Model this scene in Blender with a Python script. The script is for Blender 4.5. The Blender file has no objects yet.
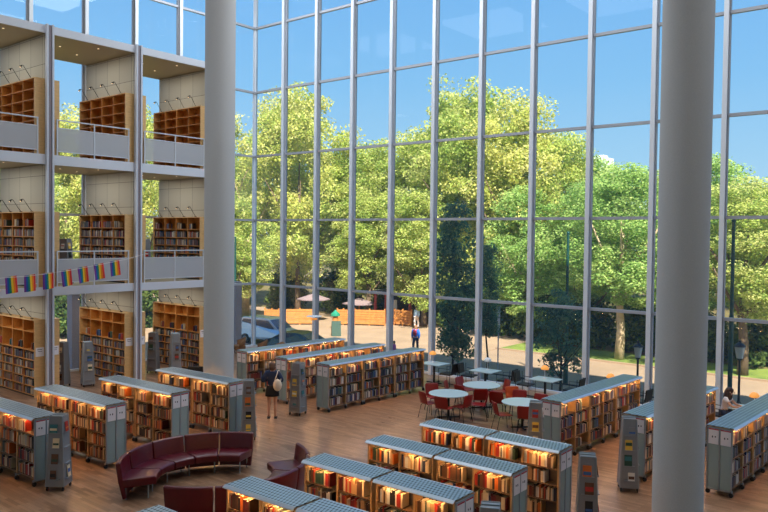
import bpy, math, random
import numpy as np
from mathutils import Matrix, Vector
R = math.radians
PI = math.pi
rnd = random.Random(7)
S = bpy.context.scene
COL = S.collection

# ------------------------------------------------------------------ materials
def lin(c):
    return tuple(((v/255)/12.92 if v/255 <= .04045 else (((v/255)+.055)/1.055)**2.4) for v in c)
MATS = {}
def pmat(name, rgb, rough=.5, metal=0., spec=.5, emis=None, estr=0., alpha=None):
    m = bpy.data.materials.new(name); m.use_nodes = True
    b = m.node_tree.nodes['Principled BSDF']
    b.inputs['Base Color'].default_value = (*lin(rgb), 1)
    b.inputs['Roughness'].default_value = rough
    b.inputs['Metallic'].default_value = metal
    b.inputs['Specular IOR Level'].default_value = spec
    if emis:
        b.inputs['Emission Color'].default_value = (*emis, 1); b.inputs['Emission Strength'].default_value = estr
    if alpha is not None: b.inputs['Alpha'].default_value = alpha
    MATS[name] = m
    return m
def nodes(m):
    nt = m.node_tree
    return nt, nt.nodes, nt.links, nt.nodes['Principled BSDF']
def noise_vary(m, scale=8., amount=.25, coord='Object', stretch=(1,1,1), bump=0.):
    nt, N, L, b = nodes(m)
    base = tuple(b.inputs['Base Color'].default_value)
    tc = N.new('ShaderNodeTexCoord'); mp = N.new('ShaderNodeMapping'); mp.inputs['Scale'].default_value = stretch
    nz = N.new('ShaderNodeTexNoise'); nz.inputs['Scale'].default_value = scale; nz.inputs['Detail'].default_value = 5
    rp = N.new('ShaderNodeValToRGB')
    rp.color_ramp.elements[0].position = .3; rp.color_ramp.elements[1].position = .72
    rp.color_ramp.elements[0].color = tuple(v*(1-amount) for v in base[:3])+(1,)
    rp.color_ramp.elements[1].color = tuple(min(1, v*(1+amount)) for v in base[:3])+(1,)
    L.new(tc.outputs[coord], mp.inputs[0]); L.new(mp.outputs[0], nz.inputs['Vector'])
    L.new(nz.outputs['Fac'], rp.inputs[0]); L.new(rp.outputs[0], b.inputs['Base Color'])
    if bump:
        bp = N.new('ShaderNodeBump'); bp.inputs['Strength'].default_value = bump
        L.new(nz.outputs['Fac'], bp.inputs['Height']); L.new(bp.outputs[0], b.inputs['Normal'])
    return m

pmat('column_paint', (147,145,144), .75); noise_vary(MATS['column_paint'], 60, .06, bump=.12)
pmat('wall_paint', (222,222,220), .9)
pmat('ceiling_paint', (215,215,212), .9)
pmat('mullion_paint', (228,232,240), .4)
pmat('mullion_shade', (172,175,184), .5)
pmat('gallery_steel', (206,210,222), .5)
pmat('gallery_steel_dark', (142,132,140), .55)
pmat('slab_paint', (212,216,226), .6)
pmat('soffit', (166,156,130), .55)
pmat('rail_steel', (205,208,214), .4, .2)
pmat('birch', (214,172,116), .5); noise_vary(MATS['birch'], 6, .12, stretch=(1,1,8))
pmat('oak_case', (196,132,62), .5); noise_vary(MATS['oak_case'], 7, .18, stretch=(1,6,1))
pmat('post_wood', (178,146,106), .5); noise_vary(MATS['post_wood'], 7, .12)
pmat('shelf_wood', (112,88,66), .5)
pmat('spine_panel', (92,84,80), .6)
pmat('steel', (150,160,168), .4, .5)
pmat('stand_steel', (142,146,152), .45, .35)
pmat('black', (22,22,25), .5)
pmat('rubber', (30,30,32), .7)
pmat('black_metal', (28,30,34), .4, .3)
pmat('paper', (232,228,232), .8)
pmat('paper_red', (176,44,58), .8)
pmat('ink', (52,50,66), .8)
pmat('table_white', (180,200,206), .3)
pmat('chair_red', (132,24,22), .34); 
pmat('chair_orange', (190,74,26), .38)
pmat('sofa', (84,6,24), .3); noise_vary(MATS['sofa'], 10, .12, bump=.05)
pmat('lamp_orange', (240,150,60), .5, emis=(1,.42,.1), estr=.55)
pmat('lamp_white', (225,228,230), .5)
pmat('warm_tube', (255,220,170), .5, emis=(1,.50,.17), estr=110.)
pmat('spot_glow', (255,230,190), .5, emis=(1,.72,.4), estr=1.6)
pmat('plinth', (60,55,52), .7)
pmat('pages', (226,214,188), .85)
pmat('bark', (112,92,72), .9); noise_vary(MATS['bark'], 5, .35, stretch=(3,3,.6), bump=.3)
pmat('bark_pale', (196,172,140), .9); noise_vary(MATS['bark_pale'], 4, .25, bump=.2)
pmat('bark_dark', (40,34,30), .9)
pmat('cafe_wood', (190,124,60), .7); noise_vary(MATS['cafe_wood'], 3, .2)
pmat('parasol_cloth', (140,120,122), .85)
pmat('kiosk_dark', (58,56,62), .8)
pmat('kiosk_red', (150,60,52), .8)
pmat('canvas_white', (190,182,172), .9)
pmat('car_silver', (196,204,214), .25, .6)
pmat('car_dark', (76,84,80), .25, .5)
pmat('car_glass', (44,66,92), .08)
pmat('headlight', (230,235,240), .15)
pmat('hub', (150,152,156), .35, .7)
pmat('pole_green', (26,78,70), .45, .3)
pmat('lantern_glass', (226,226,214), .4)
pmat('sign_grey', (170,178,188), .5, .3)
pmat('chalkboard', (60,84,74), .8)
pmat('green_cap', (30,130,100), .5)
pmat('skin', (206,156,128), .55)
pmat('hair_brown', (98,66,46), .6)
pmat('hair_dark', (52,30,24), .55)
pmat('hair_fair', (150,110,74), .6)
pmat('navy', (30,46,78), .8)
pmat('black_cloth', (20,20,26), .85)
pmat('cream_cloth', (226,214,196), .85)
pmat('rose_cloth', (238,224,222), .85)
pmat('blue_cloth', (40,110,210), .8)
pmat('sky_cloth', (170,200,232), .8)
pmat('pink_cloth', (226,110,176), .8)
pmat('red_cloth', (206,60,70), .8)
pmat('jeans', (54,66,92), .85)
pmat('eye', (30,26,24), .3)
pmat('lips', (170,92,88), .5)
pmat('wicker', (120,84,54), .8); noise_vary(MATS['wicker'], 30, .3)
pmat('tower_white', (232,234,236), .8)
pmat('tower_window', (120,140,160), .2)
pmat('cord', (220,214,214), .8)
for n, c in dict(flag_purple=(112,50,140), flag_blue=(24,84,160), flag_green=(10,128,100), flag_yellow=(236,196,40), flag_orange=(232,122,30), flag_red=(208,44,46)).items(): pmat(n, c, .8)

# book cover colours (things have these colours)
BOOKC = {'red':(176,44,34), 'dark red':(104,28,30), 'orange':(214,110,40), 'cream':(226,206,170), 'tan':(190,150,104), 'white':(226,224,216), 'brown':(96,62,42),
         'black':(30,28,30), 'navy':(36,48,82), 'blue':(58,98,156), 'grey':(134,134,138), 'dark green':(42,72,56), 'yellow':(222,182,70), 'purple':(96,60,104), 'teal':(54,116,122)}
for n, c in BOOKC.items(): pmat('cover_'+n.replace(' ','_'), c, .55)
WARM = ['red']*3+['dark red']*2+['orange']*3+['cream']*5+['tan']*4+['white']*2+['brown']*3+['black']*2+['grey','cream','navy','dark green']
COOL = ['navy']*3+['blue']*3+['white']*3+['grey']*2+['black']*3+['purple']*2+['dark red']*2+['red','teal','cream','cream','tan','brown','orange','dark green']
MIX = ['brown']*3+['tan']*3+['cream']*2+['black']*2+['dark red']*2+['navy']*2+['grey']*2+['white','red','dark green','blue','orange']

def attr_mat(name, rough=.6, leaf=False, trans=.5):
    m = bpy.data.materials.new(name); m.use_nodes = True
    nt, N, L, b = nodes(m)
    a = N.new('ShaderNodeAttribute'); a.attribute_name = 'Col'
    if not leaf:
        L.new(a.outputs['Color'], b.inputs['Base Color']); b.inputs['Roughness'].default_value = rough
    else:
        out = N['Material Output']
        d = N.new('ShaderNodeBsdfDiffuse'); t = N.new('ShaderNodeBsdfTranslucent'); mx = N.new('ShaderNodeMixShader'); mx.inputs[0].default_value = trans
        L.new(a.outputs['Color'], d.inputs['Color']); L.new(a.outputs['Color'], t.inputs['Color'])
        L.new(d.outputs[0], mx.inputs[1]); L.new(t.outputs[0], mx.inputs[2]); L.new(mx.outputs[0], out.inputs['Surface'])
    MATS[name] = m
    return m
attr_mat('book_covers', .55)
attr_mat('leaf', leaf=True)

def glass_mat(name, tint, ior=1.45, extra=0.):
    m = bpy.data.materials.new(name); m.use_nodes = True
    nt = m.node_tree; N = nt.nodes; L = nt.links; N.remove(N['Principled BSDF'])
    t = N.new('ShaderNodeBsdfTransparent'); t.inputs[0].default_value = (*tint, 1)
    g = N.new('ShaderNodeBsdfGlossy'); g.inputs['Roughness'].default_value = .02
    f = N.new('ShaderNodeFresnel'); f.inputs[0].default_value = ior
    mx = N.new('ShaderNodeMixShader')
    haze = N.new('ShaderNodeBsdfTranslucent'); haze.inputs[0].default_value = (1,1,1,1); dm = N.new('ShaderNodeMixShader'); dm.inputs[0].default_value = extra  # white translucent share mixed into the pane to imitate a hazy veil
    L.new(t.outputs[0], dm.inputs[1]); L.new(haze.outputs[0], dm.inputs[2])
    L.new(f.outputs[0], mx.inputs[0]); L.new(dm.outputs[0], mx.inputs[1]); L.new(g.outputs[0], mx.inputs[2])
    L.new(mx.outputs[0], N['Material Output'].inputs['Surface'])
    MATS[name] = m
glass_mat('window_glass', (.965,.99,.985), 1.32, .055)
def veil_mat(name, rgb, through, rough=.4):
    m = pmat(name, rgb, rough)
    nt, N, L, b = nodes(m)
    t = N.new('ShaderNodeBsdfTransparent'); mx = N.new('ShaderNodeMixShader'); mx.inputs[0].default_value = through
    L.new(b.outputs[0], mx.inputs[1]); L.new(t.outputs[0], mx.inputs[2]); L.new(mx.outputs[0], N['Material Output'].inputs['Surface'])
veil_mat('frosted', (174,198,200), .40, .3)
veil_mat('rail_mesh', (196,198,204), .30, .5)
veil_mat('lantern_pane', (226,226,214), .3, .3)

# perforated / ribbed canopy sheet
def canopy_mat():
    m = pmat('canopy_sheet', (150,168,184), .36, .55)
    nt, N, L, b = nodes(m)
    tc = N.new('ShaderNodeTexCoord'); sp = N.new('ShaderNodeSeparateXYZ'); L.new(tc.outputs['Object'], sp.inputs[0])
    def M(op, a, bb=None, c=None):
        n = N.new('ShaderNodeMath'); n.operation = op
        for i, v in enumerate((a, bb, c)):
            if v is None: continue
            if isinstance(v, (int, float)): n.inputs[i].default_value = v
            else: L.new(v, n.inputs[i])
        return n.outputs[0]
    px, py = .066, .088
    row = M('DIVIDE', sp.outputs['Y'], py); rf = M('FLOOR', row); fy = M('SUBTRACT', row, rf)
    xo = M('ADD', M('DIVIDE', sp.outputs['X'], px), M('MULTIPLY', M('MODULO', M('ABSOLUTE', rf), 2.), .5))
    fx = M('FRACT', xo)
    inx = M('LESS_THAN', M('ABSOLUTE', M('SUBTRACT', fx, .5)), .23)
    iny = M('LESS_THAN', M('ABSOLUTE', M('SUBTRACT', fy, .5)), .33)
    inside = M('LESS_THAN', M('ABSOLUTE', sp.outputs['Y']), .262)
    hole = M('MULTIPLY', M('MULTIPLY', inx, iny), inside)
    mx = N.new('ShaderNodeMix'); mx.data_type = 'RGBA'
    L.new(hole, mx.inputs[0]); mx.inputs[6].default_value = (*lin((150,168,178)), 1); mx.inputs[7].default_value = (*lin((30,40,48)), 1)
    L.new(mx.outputs[2], b.inputs['Base Color'])
canopy_mat()
pmat('canopy_edge', (190,202,214), .35, .5)

# parquet
def floor_mat():
    m = pmat('parquet', (140,98,66), .34, spec=.5)
    nt, N, L, b = nodes(m)
    tc = N.new('ShaderNodeTexCoord')
    br = N.new('ShaderNodeTexBrick'); br.inputs['Scale'].default_value = 1.; br.offset = .37
    br.inputs['Brick Width'].default_value = .55; br.inputs['Row Height'].default_value = .085; br.inputs['Mortar Size'].default_value = .0015
    br.inputs['Color1'].default_value = (*lin((168,132,104)), 1); br.inputs['Color2'].default_value = (*lin((128,94,70)), 1); br.inputs['Mortar'].default_value = (*lin((70,44,28)), 1)
    nz = N.new('ShaderNodeTexNoise'); nz.inputs['Scale'].default_value = 1.3; nz.inputs['Detail'].default_value = 8
    mp = N.new('ShaderNodeMapping'); mp.inputs['Scale'].default_value = (.7,5,1)
    L.new(tc.outputs['Object'], br.inputs['Vector']); L.new(tc.outputs['Object'], mp.inputs[0]); L.new(mp.outputs[0], nz.inputs['Vector'])
    mx = N.new('ShaderNodeMix'); mx.data_type = 'RGBA'; mx.blend_type = 'MULTIPLY'; mx.inputs[0].default_value = .55
    rp = N.new('ShaderNodeValToRGB'); rp.color_ramp.elements[0].position = .3; rp.color_ramp.elements[0].color = (.55,.5,.46,1); rp.color_ramp.elements[1].position = .7; rp.color_ramp.elements[1].color = (1.15,1.1,1.05,1)
    L.new(nz.outputs['Fac'], rp.inputs[0]); L.new(br.outputs['Color'], mx.inputs[6]); L.new(rp.outputs[0], mx.inputs[7]); L.new(mx.outputs[2], b.inputs['Base Color'])
    r2 = N.new('ShaderNodeMapRange'); r2.inputs[3].default_value = .22; r2.inputs[4].default_value = .40
    L.new(nz.outputs['Fac'], r2.inputs[0]); L.new(r2.outputs[0], b.inputs['Roughness'])
floor_mat()
def panel_mat():
    m = pmat('wall_panels', (188,184,170), .7)
    nt, N, L, b = nodes(m)
    tc = N.new('ShaderNodeTexCoord'); sp = N.new('ShaderNodeSeparateXYZ'); cb = N.new('ShaderNodeCombineXYZ')
    L.new(tc.outputs['Object'], sp.inputs[0]); L.new(sp.outputs['X'], cb.inputs[0]); L.new(sp.outputs['Z'], cb.inputs[1])
    br = N.new('ShaderNodeTexBrick'); br.offset = 0; br.inputs['Scale'].default_value = 1
    br.inputs['Brick Width'].default_value = .82; br.inputs['Row Height'].default_value = .92; br.inputs['Mortar Size'].default_value = .008; br.inputs['Mortar Smooth'].default_value = 0
    br.inputs['Color1'].default_value = (*lin((190,186,172)), 1); br.inputs['Color2'].default_value = (*lin((180,176,164)), 1); br.inputs['Mortar'].default_value = (*lin((104,102,96)), 1)
    L.new(cb.outputs[0], br.inputs['Vector']); L.new(br.outputs['Color'], b.inputs['Base Color'])
panel_mat()
def ground_mat(name, c1, c2, scale, rough=.9):
    m = pmat(name, c1, rough)
    nt, N, L, b = nodes(m)
    tc = N.new('ShaderNodeTexCoord'); nz = N.new('ShaderNodeTexNoise'); nz.inputs['Scale'].default_value = scale; nz.inputs['Detail'].default_value = 8
    rp = N.new('ShaderNodeValToRGB'); rp.color_ramp.elements[0].position = .35; rp.color_ramp.elements[1].position = .65
    rp.color_ramp.elements[0].color = (*lin(c1), 1); rp.color_ramp.elements[1].color = (*lin(c2), 1)
    L.new(tc.outputs['Object'], nz.inputs['Vector']); L.new(nz.outputs['Fac'], rp.inputs[0]); L.new(rp.outputs[0], b.inputs['Base Color'])
ground_mat('paving', (150,126,102), (166,140,114), .6)
ground_mat('road_surface', (146,124,102), (158,134,110), .5)
ground_mat('lawn', (92,112,42), (124,138,56), .8)
ground_mat('soil', (86,72,44), (116,104,56), .5)

# ------------------------------------------------------------------ mesh builder
class MB:
    def __init__(s): s.v = []; s.f = []; s.m = []; s.c = []
    def add(s, vs, fs, mat=0, col=None, M=None):
        o = len(s.v)
        if M is not None: vs = [tuple(M @ Vector(v)) for v in vs]
        s.v += [tuple(v) for v in vs]
        for f in fs:
            s.f.append(tuple(i+o for i in f)); s.m.append(mat); s.c.append(col)
        return s
    def box(s, x0, x1, y0, y1, z0, z1, mat=0, col=None, M=None):
        v = [(x0,y0,z0),(x1,y0,z0),(x1,y1,z0),(x0,y1,z0),(x0,y0,z1),(x1,y0,z1),(x1,y1,z1),(x0,y1,z1)]
        return s.add(v, [(3,2,1,0),(4,5,6,7),(0,1,5,4),(1,2,6,5),(2,3,7,6),(3,0,4,7)], mat, col, M)
    def tube(s, pts, r, n=8, mat=0, M=None, cap=True, col=None):
        pts = [Vector(p) for p in pts]; rs = r if isinstance(r, (list, tuple)) else [r]*len(pts)
        vs, fs = [], []
        for i, p in enumerate(pts):
            t = (pts[min(i+1, len(pts)-1)]-pts[max(i-1, 0)]).normalized()
            a = t.cross(Vector((0,0,1)) if abs(t.z) < .95 else Vector((1,0,0))).normalized(); b = t.cross(a)
            for k in range(n):
                w = 2*PI*k/n; vs.append(p+(a*math.cos(w)+b*math.sin(w))*rs[i])
        for i in range(len(pts)-1):
            for k in range(n):
                fs.append((i*n+k, i*n+(k+1)%n, (i+1)*n+(k+1)%n, (i+1)*n+k))
        if cap:
            fs.append(tuple(range(n))[::-1]); fs.append(tuple((len(pts)-1)*n+k for k in range(n)))
        return s.add(vs, fs, mat, col, M)
    def lathe(s, prof, n=24, mat=0, M=None, cx=0, cy=0, cap=True, sx=1, sy=1):
        vs, fs = [], []
        for r, z in prof:
            for k in range(n):
                w = 2*PI*k/n; vs.append((cx+r*sx*math.cos(w), cy+r*sy*math.sin(w), z))
        for i in range(len(prof)-1):
            for k in range(n): fs.append((i*n+k, i*n+(k+1)%n, (i+1)*n+(k+1)%n, (i+1)*n+k))
        if cap:
            fs.append(tuple(range(n))[::-1]); fs.append(tuple((len(prof)-1)*n+k for k in range(n)))
        return s.add(vs, fs, mat, None, M)
    def ball(s, c, r, mat=0, n=12, M=None):
        rx, ry, rz = r if isinstance(r, (tuple, list)) else (r, r, r)
        vs, fs = [], []
        h = n//2
        for i in range(h+1):
            th = PI*i/h
            for k in range(n):
                w = 2*PI*k/n
                rr = max(math.sin(th), 1e-3)
                vs.append((c[0]+rx*rr*math.cos(w), c[1]+ry*rr*math.sin(w), c[2]-rz*math.cos(th)))
        for i in range(h):
            for k in range(n): fs.append((i*n+k, i*n+(k+1)%n, (i+1)*n+(k+1)%n, (i+1)*n+k))
        return s.add(vs, fs, mat, None, M)
    def prism(s, poly, axis, a, b, mat=0, M=None):
        n = len(poly)
        def P(u, w, t):
            return (t,u,w) if axis == 'x' else ((u,t,w) if axis == 'y' else (u,w,t))
        vs = [P(u,w,a) for u,w in poly]+[P(u,w,b) for u,w in poly]
        fs = [tuple(range(n))[::-1], tuple(range(n,2*n))]+[(i,(i+1)%n,n+(i+1)%n,n+i) for i in range(n)]
        return s.add(vs, fs, mat, None, M)
    def mesh(s, name, mats):
        me = bpy.data.meshes.new(name)
        me.from_pydata(s.v, [], s.f)
        for m in (mats if isinstance(mats, (list, tuple)) else [mats]): me.materials.append(MATS[m])
        if any(s.m): me.polygons.foreach_set('material_index', s.m)
        if any(c is not None for c in s.c):
            a = me.attributes.new('Col', 'FLOAT_COLOR', 'FACE')
            a.data.foreach_set('color', np.array([(*(c or (1,1,1)), 1) for c in s.c], dtype=np.float32).ravel())
        me.update()
        return me
    def build(s, name, mats, parent=None, smooth=False, loc=None, fix=True):
        me = s.mesh(name, mats)
        if fix:
            import bmesh
            bm = bmesh.new(); bm.from_mesh(me); bmesh.ops.recalc_face_normals(bm, faces=bm.faces); bm.to_mesh(me); bm.free()
        if smooth:
            me.shade_smooth()
        o = bpy.data.objects.new(name, me); COL.objects.link(o)
        if parent: o.parent = parent
        if loc: o.location = loc
        return o
def bevel(o, w=.005, seg=2):
    b = o.modifiers.new('bevel', 'BEVEL'); b.width = w; b.segments = seg; b.limit_method = 'ANGLE'; b.angle_limit = R(40)
    return o
def tag(o, label=None, cat=None, group=None, kind=None):
    if label: o['label'] = label
    if cat: o['category'] = cat
    if group: o['group'] = group
    if kind: o['kind'] = kind
    return o
def thing(name, label, cat, loc=(0,0,0), rz=0., group=None):
    o = bpy.data.objects.new(name, None); COL.objects.link(o); o.location = loc; o.rotation_euler = (0,0,rz)
    o.empty_display_size = .1
    return tag(o, label, cat, group)
def struct(o): return tag(o, kind='structure')
KIDS = {}
def kids(o):
    return list(o.children)
def copy_tree(o, parent=None):
    c = o.copy(); COL.objects.link(c)
    if parent is not None: c.parent = parent
    for ch in kids(o): copy_tree(ch, c)
    return c
def dup(o, loc, rz=0., label=None, group=None):
    c = copy_tree(o); c.location = loc; c.rotation_euler = (0,0,rz)
    return tag(c, label, None, group)
ORD = ['first','second','third','fourth','fifth','sixth','seventh','eighth','ninth','tenth','eleventh','twelfth','thirteenth','fourteenth','fifteenth','sixteenth','seventeenth','eighteenth','nineteenth','twentieth','21st','22nd','23rd','24th','25th','26th','27th','28th']

# ------------------------------------------------------------------ room geometry (metres; camera above the origin)
X0, YF = -28.07, 24.127         # left glass wall, front glass wall
DX, DL, SZ = 2.16025, 2.19514, 3.08633
XR, YB, ZC = 12.0, -6.0, 18.52
GZ = -1.5                        # street level outside

struct(MB().box(X0-.1, XR, YB, YF+.1, -.3, 0).build('floor', 'parquet'))
struct(MB().box(X0-.5, XR+.6, YB-.6, YF+.5, ZC, ZC+.5).build('ceiling', 'ceiling_paint'))
struct(MB().box(XR, XR+.3, YB, YF, 0, ZC).build('wall_right', 'wall_paint'))
struct(MB().box(X0-.1, XR+.3, YB-.3, YB, 0, ZC).build('wall_back', 'wall_paint'))
struct(MB().box(X0-.1, X0+.15, YB, YF-13*DL, 0, ZC).build('wall_left', 'wall_paint'))
struct(MB().box(X0+18*DX+.1, XR+.3, YF-.12, YF+.12, 0, ZC).build('wall_front', 'wall_paint'))
struct(MB().box(X0-.3, XR+.3, YB-.3, YF+.3, GZ-.2, -.3).build('trim_1', 'plinth'))

def mull(m, x, y, front=True):
    """one vertical mullion: slim inner flange, deeper outer fin"""
    if front:
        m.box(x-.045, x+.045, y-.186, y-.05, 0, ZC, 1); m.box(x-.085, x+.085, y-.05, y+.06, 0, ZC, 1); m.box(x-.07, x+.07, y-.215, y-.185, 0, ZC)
    else:
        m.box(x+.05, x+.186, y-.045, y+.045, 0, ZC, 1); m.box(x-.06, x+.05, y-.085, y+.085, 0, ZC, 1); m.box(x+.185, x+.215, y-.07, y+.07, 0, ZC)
wn = 1
for i in range(18):
    m = MB(); xa, xb = X0+DX*i, X0+DX*(i+1)
    mull(m, xb, YF)
    for k in range(1, 6):
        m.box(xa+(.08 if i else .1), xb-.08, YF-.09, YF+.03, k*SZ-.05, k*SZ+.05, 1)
    m.box(xa, xb-.08, YF-.06, YF+.05, 0, .09); m.box(xa, xb-.08, YF-.06, YF+.05, ZC-.12, ZC)
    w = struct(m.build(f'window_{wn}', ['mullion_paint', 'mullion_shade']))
    g = MB()
    g.add([(xa,YF,.09),(xb,YF,.09),(xb,YF,ZC-.12),(xa,YF,ZC-.12)], [(0,1,2,3)])
    g.build('glass_pane', 'window_glass', w, fix=False); wn += 1
for j in range(13):
    m = MB(); ya, yb = YF-DL*j, YF-DL*(j+1)
    mull(m, X0, yb, False)
    for k in range(1, 6):
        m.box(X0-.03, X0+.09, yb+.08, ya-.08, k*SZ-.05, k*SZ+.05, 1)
    m.box(X0-.05, X0+.06, yb+.08, ya, 0, .09); m.box(X0-.05, X0+.06, yb+.08, ya, ZC-.12, ZC)
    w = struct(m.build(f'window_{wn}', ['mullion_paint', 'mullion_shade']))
    g = MB(); g.add([(X0,ya,.09),(X0,yb,.09),(X0,yb,ZC-.12),(X0,ya,ZC-.12)], [(0,1,2,3)])
    g.build('glass_pane', 'window_glass', w, fix=False); wn += 1
struct(MB().box(X0-.08, X0+.08, YF-.08, YF+.08, 0, ZC).build('trim_2', 'mullion_paint'))

# two round white columns
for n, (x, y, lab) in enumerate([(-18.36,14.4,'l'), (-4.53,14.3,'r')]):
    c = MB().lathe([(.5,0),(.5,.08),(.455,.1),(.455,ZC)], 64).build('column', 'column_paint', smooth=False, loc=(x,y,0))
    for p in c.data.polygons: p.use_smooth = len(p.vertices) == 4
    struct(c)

# ------------------------------------------------------------------ galleries on the left
GX = -24.3
WY = [12.05, 15.34, 18.63]
SLABS = [(3.38,3.66), (7.72,8.05), (12.02,12.28)]
for n, (a, b) in enumerate(SLABS):
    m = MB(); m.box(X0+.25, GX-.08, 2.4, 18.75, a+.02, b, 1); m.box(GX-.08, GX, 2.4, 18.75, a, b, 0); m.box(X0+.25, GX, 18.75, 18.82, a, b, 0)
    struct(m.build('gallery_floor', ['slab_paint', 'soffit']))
LEV = [(0, 3.38), (3.66, 7.72), (8.05, 12.02)]
LEVN = ['ground level', 'middle gallery', 'top gallery']
BAYN = ['bay farthest from the corner glass', 'middle bay', 'bay beside the round white column']
for y in WY:
    for a, b in LEV:
        struct(MB().box(X0+.3, GX-.16, y-.07, y+.07, a, b).build('wall_gallery', 'wall_panels'))
for n, y in enumerate([8.76]+WY):
    m = MB()     # H-section steel column standing in front of the slabs
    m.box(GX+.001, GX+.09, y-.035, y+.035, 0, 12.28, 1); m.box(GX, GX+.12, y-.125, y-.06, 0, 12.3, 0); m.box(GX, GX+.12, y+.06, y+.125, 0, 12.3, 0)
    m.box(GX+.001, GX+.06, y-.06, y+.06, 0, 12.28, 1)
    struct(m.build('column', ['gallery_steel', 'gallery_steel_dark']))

# railings
def railing(ya, yb, z, label):
    t = thing('gallery_railing', label, 'railing', (GX-.04, ya, z), 0, 'gallery railings'); L = yb-ya
    for p in (.0, L/2, L):
        MB().box(-.02,.02,p-.02,p+.02,0,1.16).build('post', 'rail_steel', t)
    MB().box(-.025,.025,-.02,L+.02,1.16,1.2).build('handrail', 'rail_steel', t)
    f = MB(); f.box(-.012,.012,.02,L-.02,.9,.93); f.box(-.012,.012,.02,L-.02,.12,.15)
    f.build('frame', 'rail_steel', t)
    MB().box(-.006,.006,.02,L-.02,.15,.9).build('mesh_panel', 'rail_mesh', t)
for li in (1, 2):
    for (ya, yb, bn) in [(9.05,11.69,0), (12.35,15.0,1), (15.65,18.3,2)]:
        railing(ya, yb, LEV[li][1] and LEV[li][0], f'steel railing with grey mesh panel, {LEVN[li]}, {BAYN[bn]}')

STUFF = MB()             # the books beyond the 300 nearest
def cl(c): return lin(BOOKC[c])
PG = lin((214,202,176))
def stuff_book(M, x, w, y, d, z, h, c, s, lean=0.):
    """s=-1: spine faces -y"""
    k = rnd.uniform(.38, .85); col = tuple(min(1, v*k) for v in cl(c))
    y0, y1 = (y, y+d) if s < 0 else (y-d, y)
    vs = [(x,y0,z),(x+w,y0,z),(x+w,y1,z),(x,y1,z),(x+lean,y0,z+h),(x+w+lean,y0,z+h),(x+w+lean,y1,z+h),(x+lean,y1,z+h)]
    STUFF.add(vs, [(3,2,1,0)], 0, col, M); STUFF.add(vs, [(4,5,6,7)], 0, PG, M)
    STUFF.add(vs, [(0,1,5,4),(1,2,6,5),(2,3,7,6),(3,0,4,7)], 0, col, M)
def run_books(xa, xb, hmax, pal, fill=.92, wr=(.016,.042), seed=None):
    """list of (x, width, depth, height, colour, lean) along one shelf compartment"""
    out = []; x = xa+rnd.uniform(.002,.02); end = xa+(xb-xa)*fill*rnd.uniform(.9,1.05)
    c = rnd.choice(pal)
    while True:
        w = rnd.uniform(*wr)
        if x+w > min(end, xb-.005): break
        if rnd.random() < .75: c = rnd.choice(pal)
        out.append((x, w, rnd.uniform(.12,.19), hmax*rnd.uniform(.66,.95), c, 0.)); x += w+rnd.choice([.001,.001,.002,.004])
    if out and xb-(out[-1][0]+out[-1][1]) > .06 and rnd.random() < .5:
        q = out[-1]; out[-1] = (*q[:5], .0)
    return out

# tall gallery shelves
def gallery_shelf(level, y, face, label, bayi):
    """against the transverse wall at y; face=-1 looks towards -Y"""
    z0 = LEV[level][0]; W = 3.2; xa = -27.66
    H = 2.5 if level else 2.58
    t = thing('tall_bookshelf', label, 'bookshelf', (xa, y+face*.08, z0), 0, 'tall wooden gallery bookshelves')
    D = .34
    Y = (lambda a, b: (min(face*a, face*b), max(face*a, face*b)))
    for x in (0, W-.0): MB().box(x, x+.04, *Y(.0,D), 0, H).build('side_panel', 'birch', t)
    W2 = W; cw = (W2-.04)/4
    for c in (1,2,3): MB().box(.04+cw*c-.014, .04+cw*c+.014, *Y(.02,D-.005), .08, H-.03).build('divider', 'oak_case', t)
    if level == 2: zs = [.08+.345*k for k in range(7)]
    elif level == 1: zs = [.08, .40, .72, 1.04, 1.36, 1.68, 2.02]
    else: zs = [.08, .37, .66, .95, 1.24, 1.56, 2.18]
    for z in zs: MB().box(.04, W2, *Y(.0,D-.01), z-.025, z).build('shelf', 'oak_case', t)
    MB().box(.04, W2, *Y(.0,D), H-.03, H).build('top_board', 'birch', t)
    MB().box(.04, W2, *Y(.0,.015), .08, H-.03).build('back_panel', 'oak_case', t)
    MB().box(.04, W2, *Y(.01,D-.04), 0, .055).build('plinth', 'plinth', t)
    if level == 0:
        n = MB().box(W+.0405, W+.044, *Y(.03,.31), 1.36, 1.66, 0); n.box(W+.044, W+.045, *Y(.1,.26), 1.58, 1.6, 1); n.box(W+.044, W+.045, *Y(.1,.24), 1.52, 1.535, 1)
        n.build('notice', ['paper', 'ink'], t)
    if face < 0:
        M = Matrix.Translation((xa, y-.08, z0))
        for c in range(4):
            for k, z in enumerate(zs):
                if level == 2: continue
                gap = (zs[k+1] if k+1 < len(zs) else H-.03)-z-.04
                a, b = .04+cw*c+.02, .04+cw*(c+1)-.02
                if level == 0 and k >= 5:
                    if k == 5:          # a pair of display books
                        xx = a+cw*rnd.uniform(.4,.6)
                        stuff_book(M, xx, .14, -.24, .03, z, .24, rnd.choice(COOL+WARM), -1, .0)
                        stuff_book(M, xx-.1, .05, -.26, .15, z, .21, rnd.choice(COOL), -1, .03)
                    continue
                fill = .93 if k < len(zs)-1 else rnd.choice([.35,.5,.8])
                for (x, w, d, h, col, ln) in run_books(a, b, min(gap, .27), MIX if level == 0 or bayi < 2 else COOL+MIX, fill):
                    stuff_book(M, x, w, -.30, d, z, h, col, -1)
    return t
for bi, y in enumerate(WY):
    for li in range(3):
        stt = ['filled with books', 'filled with books', 'standing empty'][li]
        gallery_shelf(li, y, -1, f'tall wooden bookshelf {stt}, {LEVN[li]}, {BAYN[bi]}', bi)
        if bi < 2:
            gallery_shelf(li, y, 1, f'bookshelf seen as pale end panel, {LEVN[li]}, past {BAYN[bi].replace("the ","")}', bi)

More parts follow.
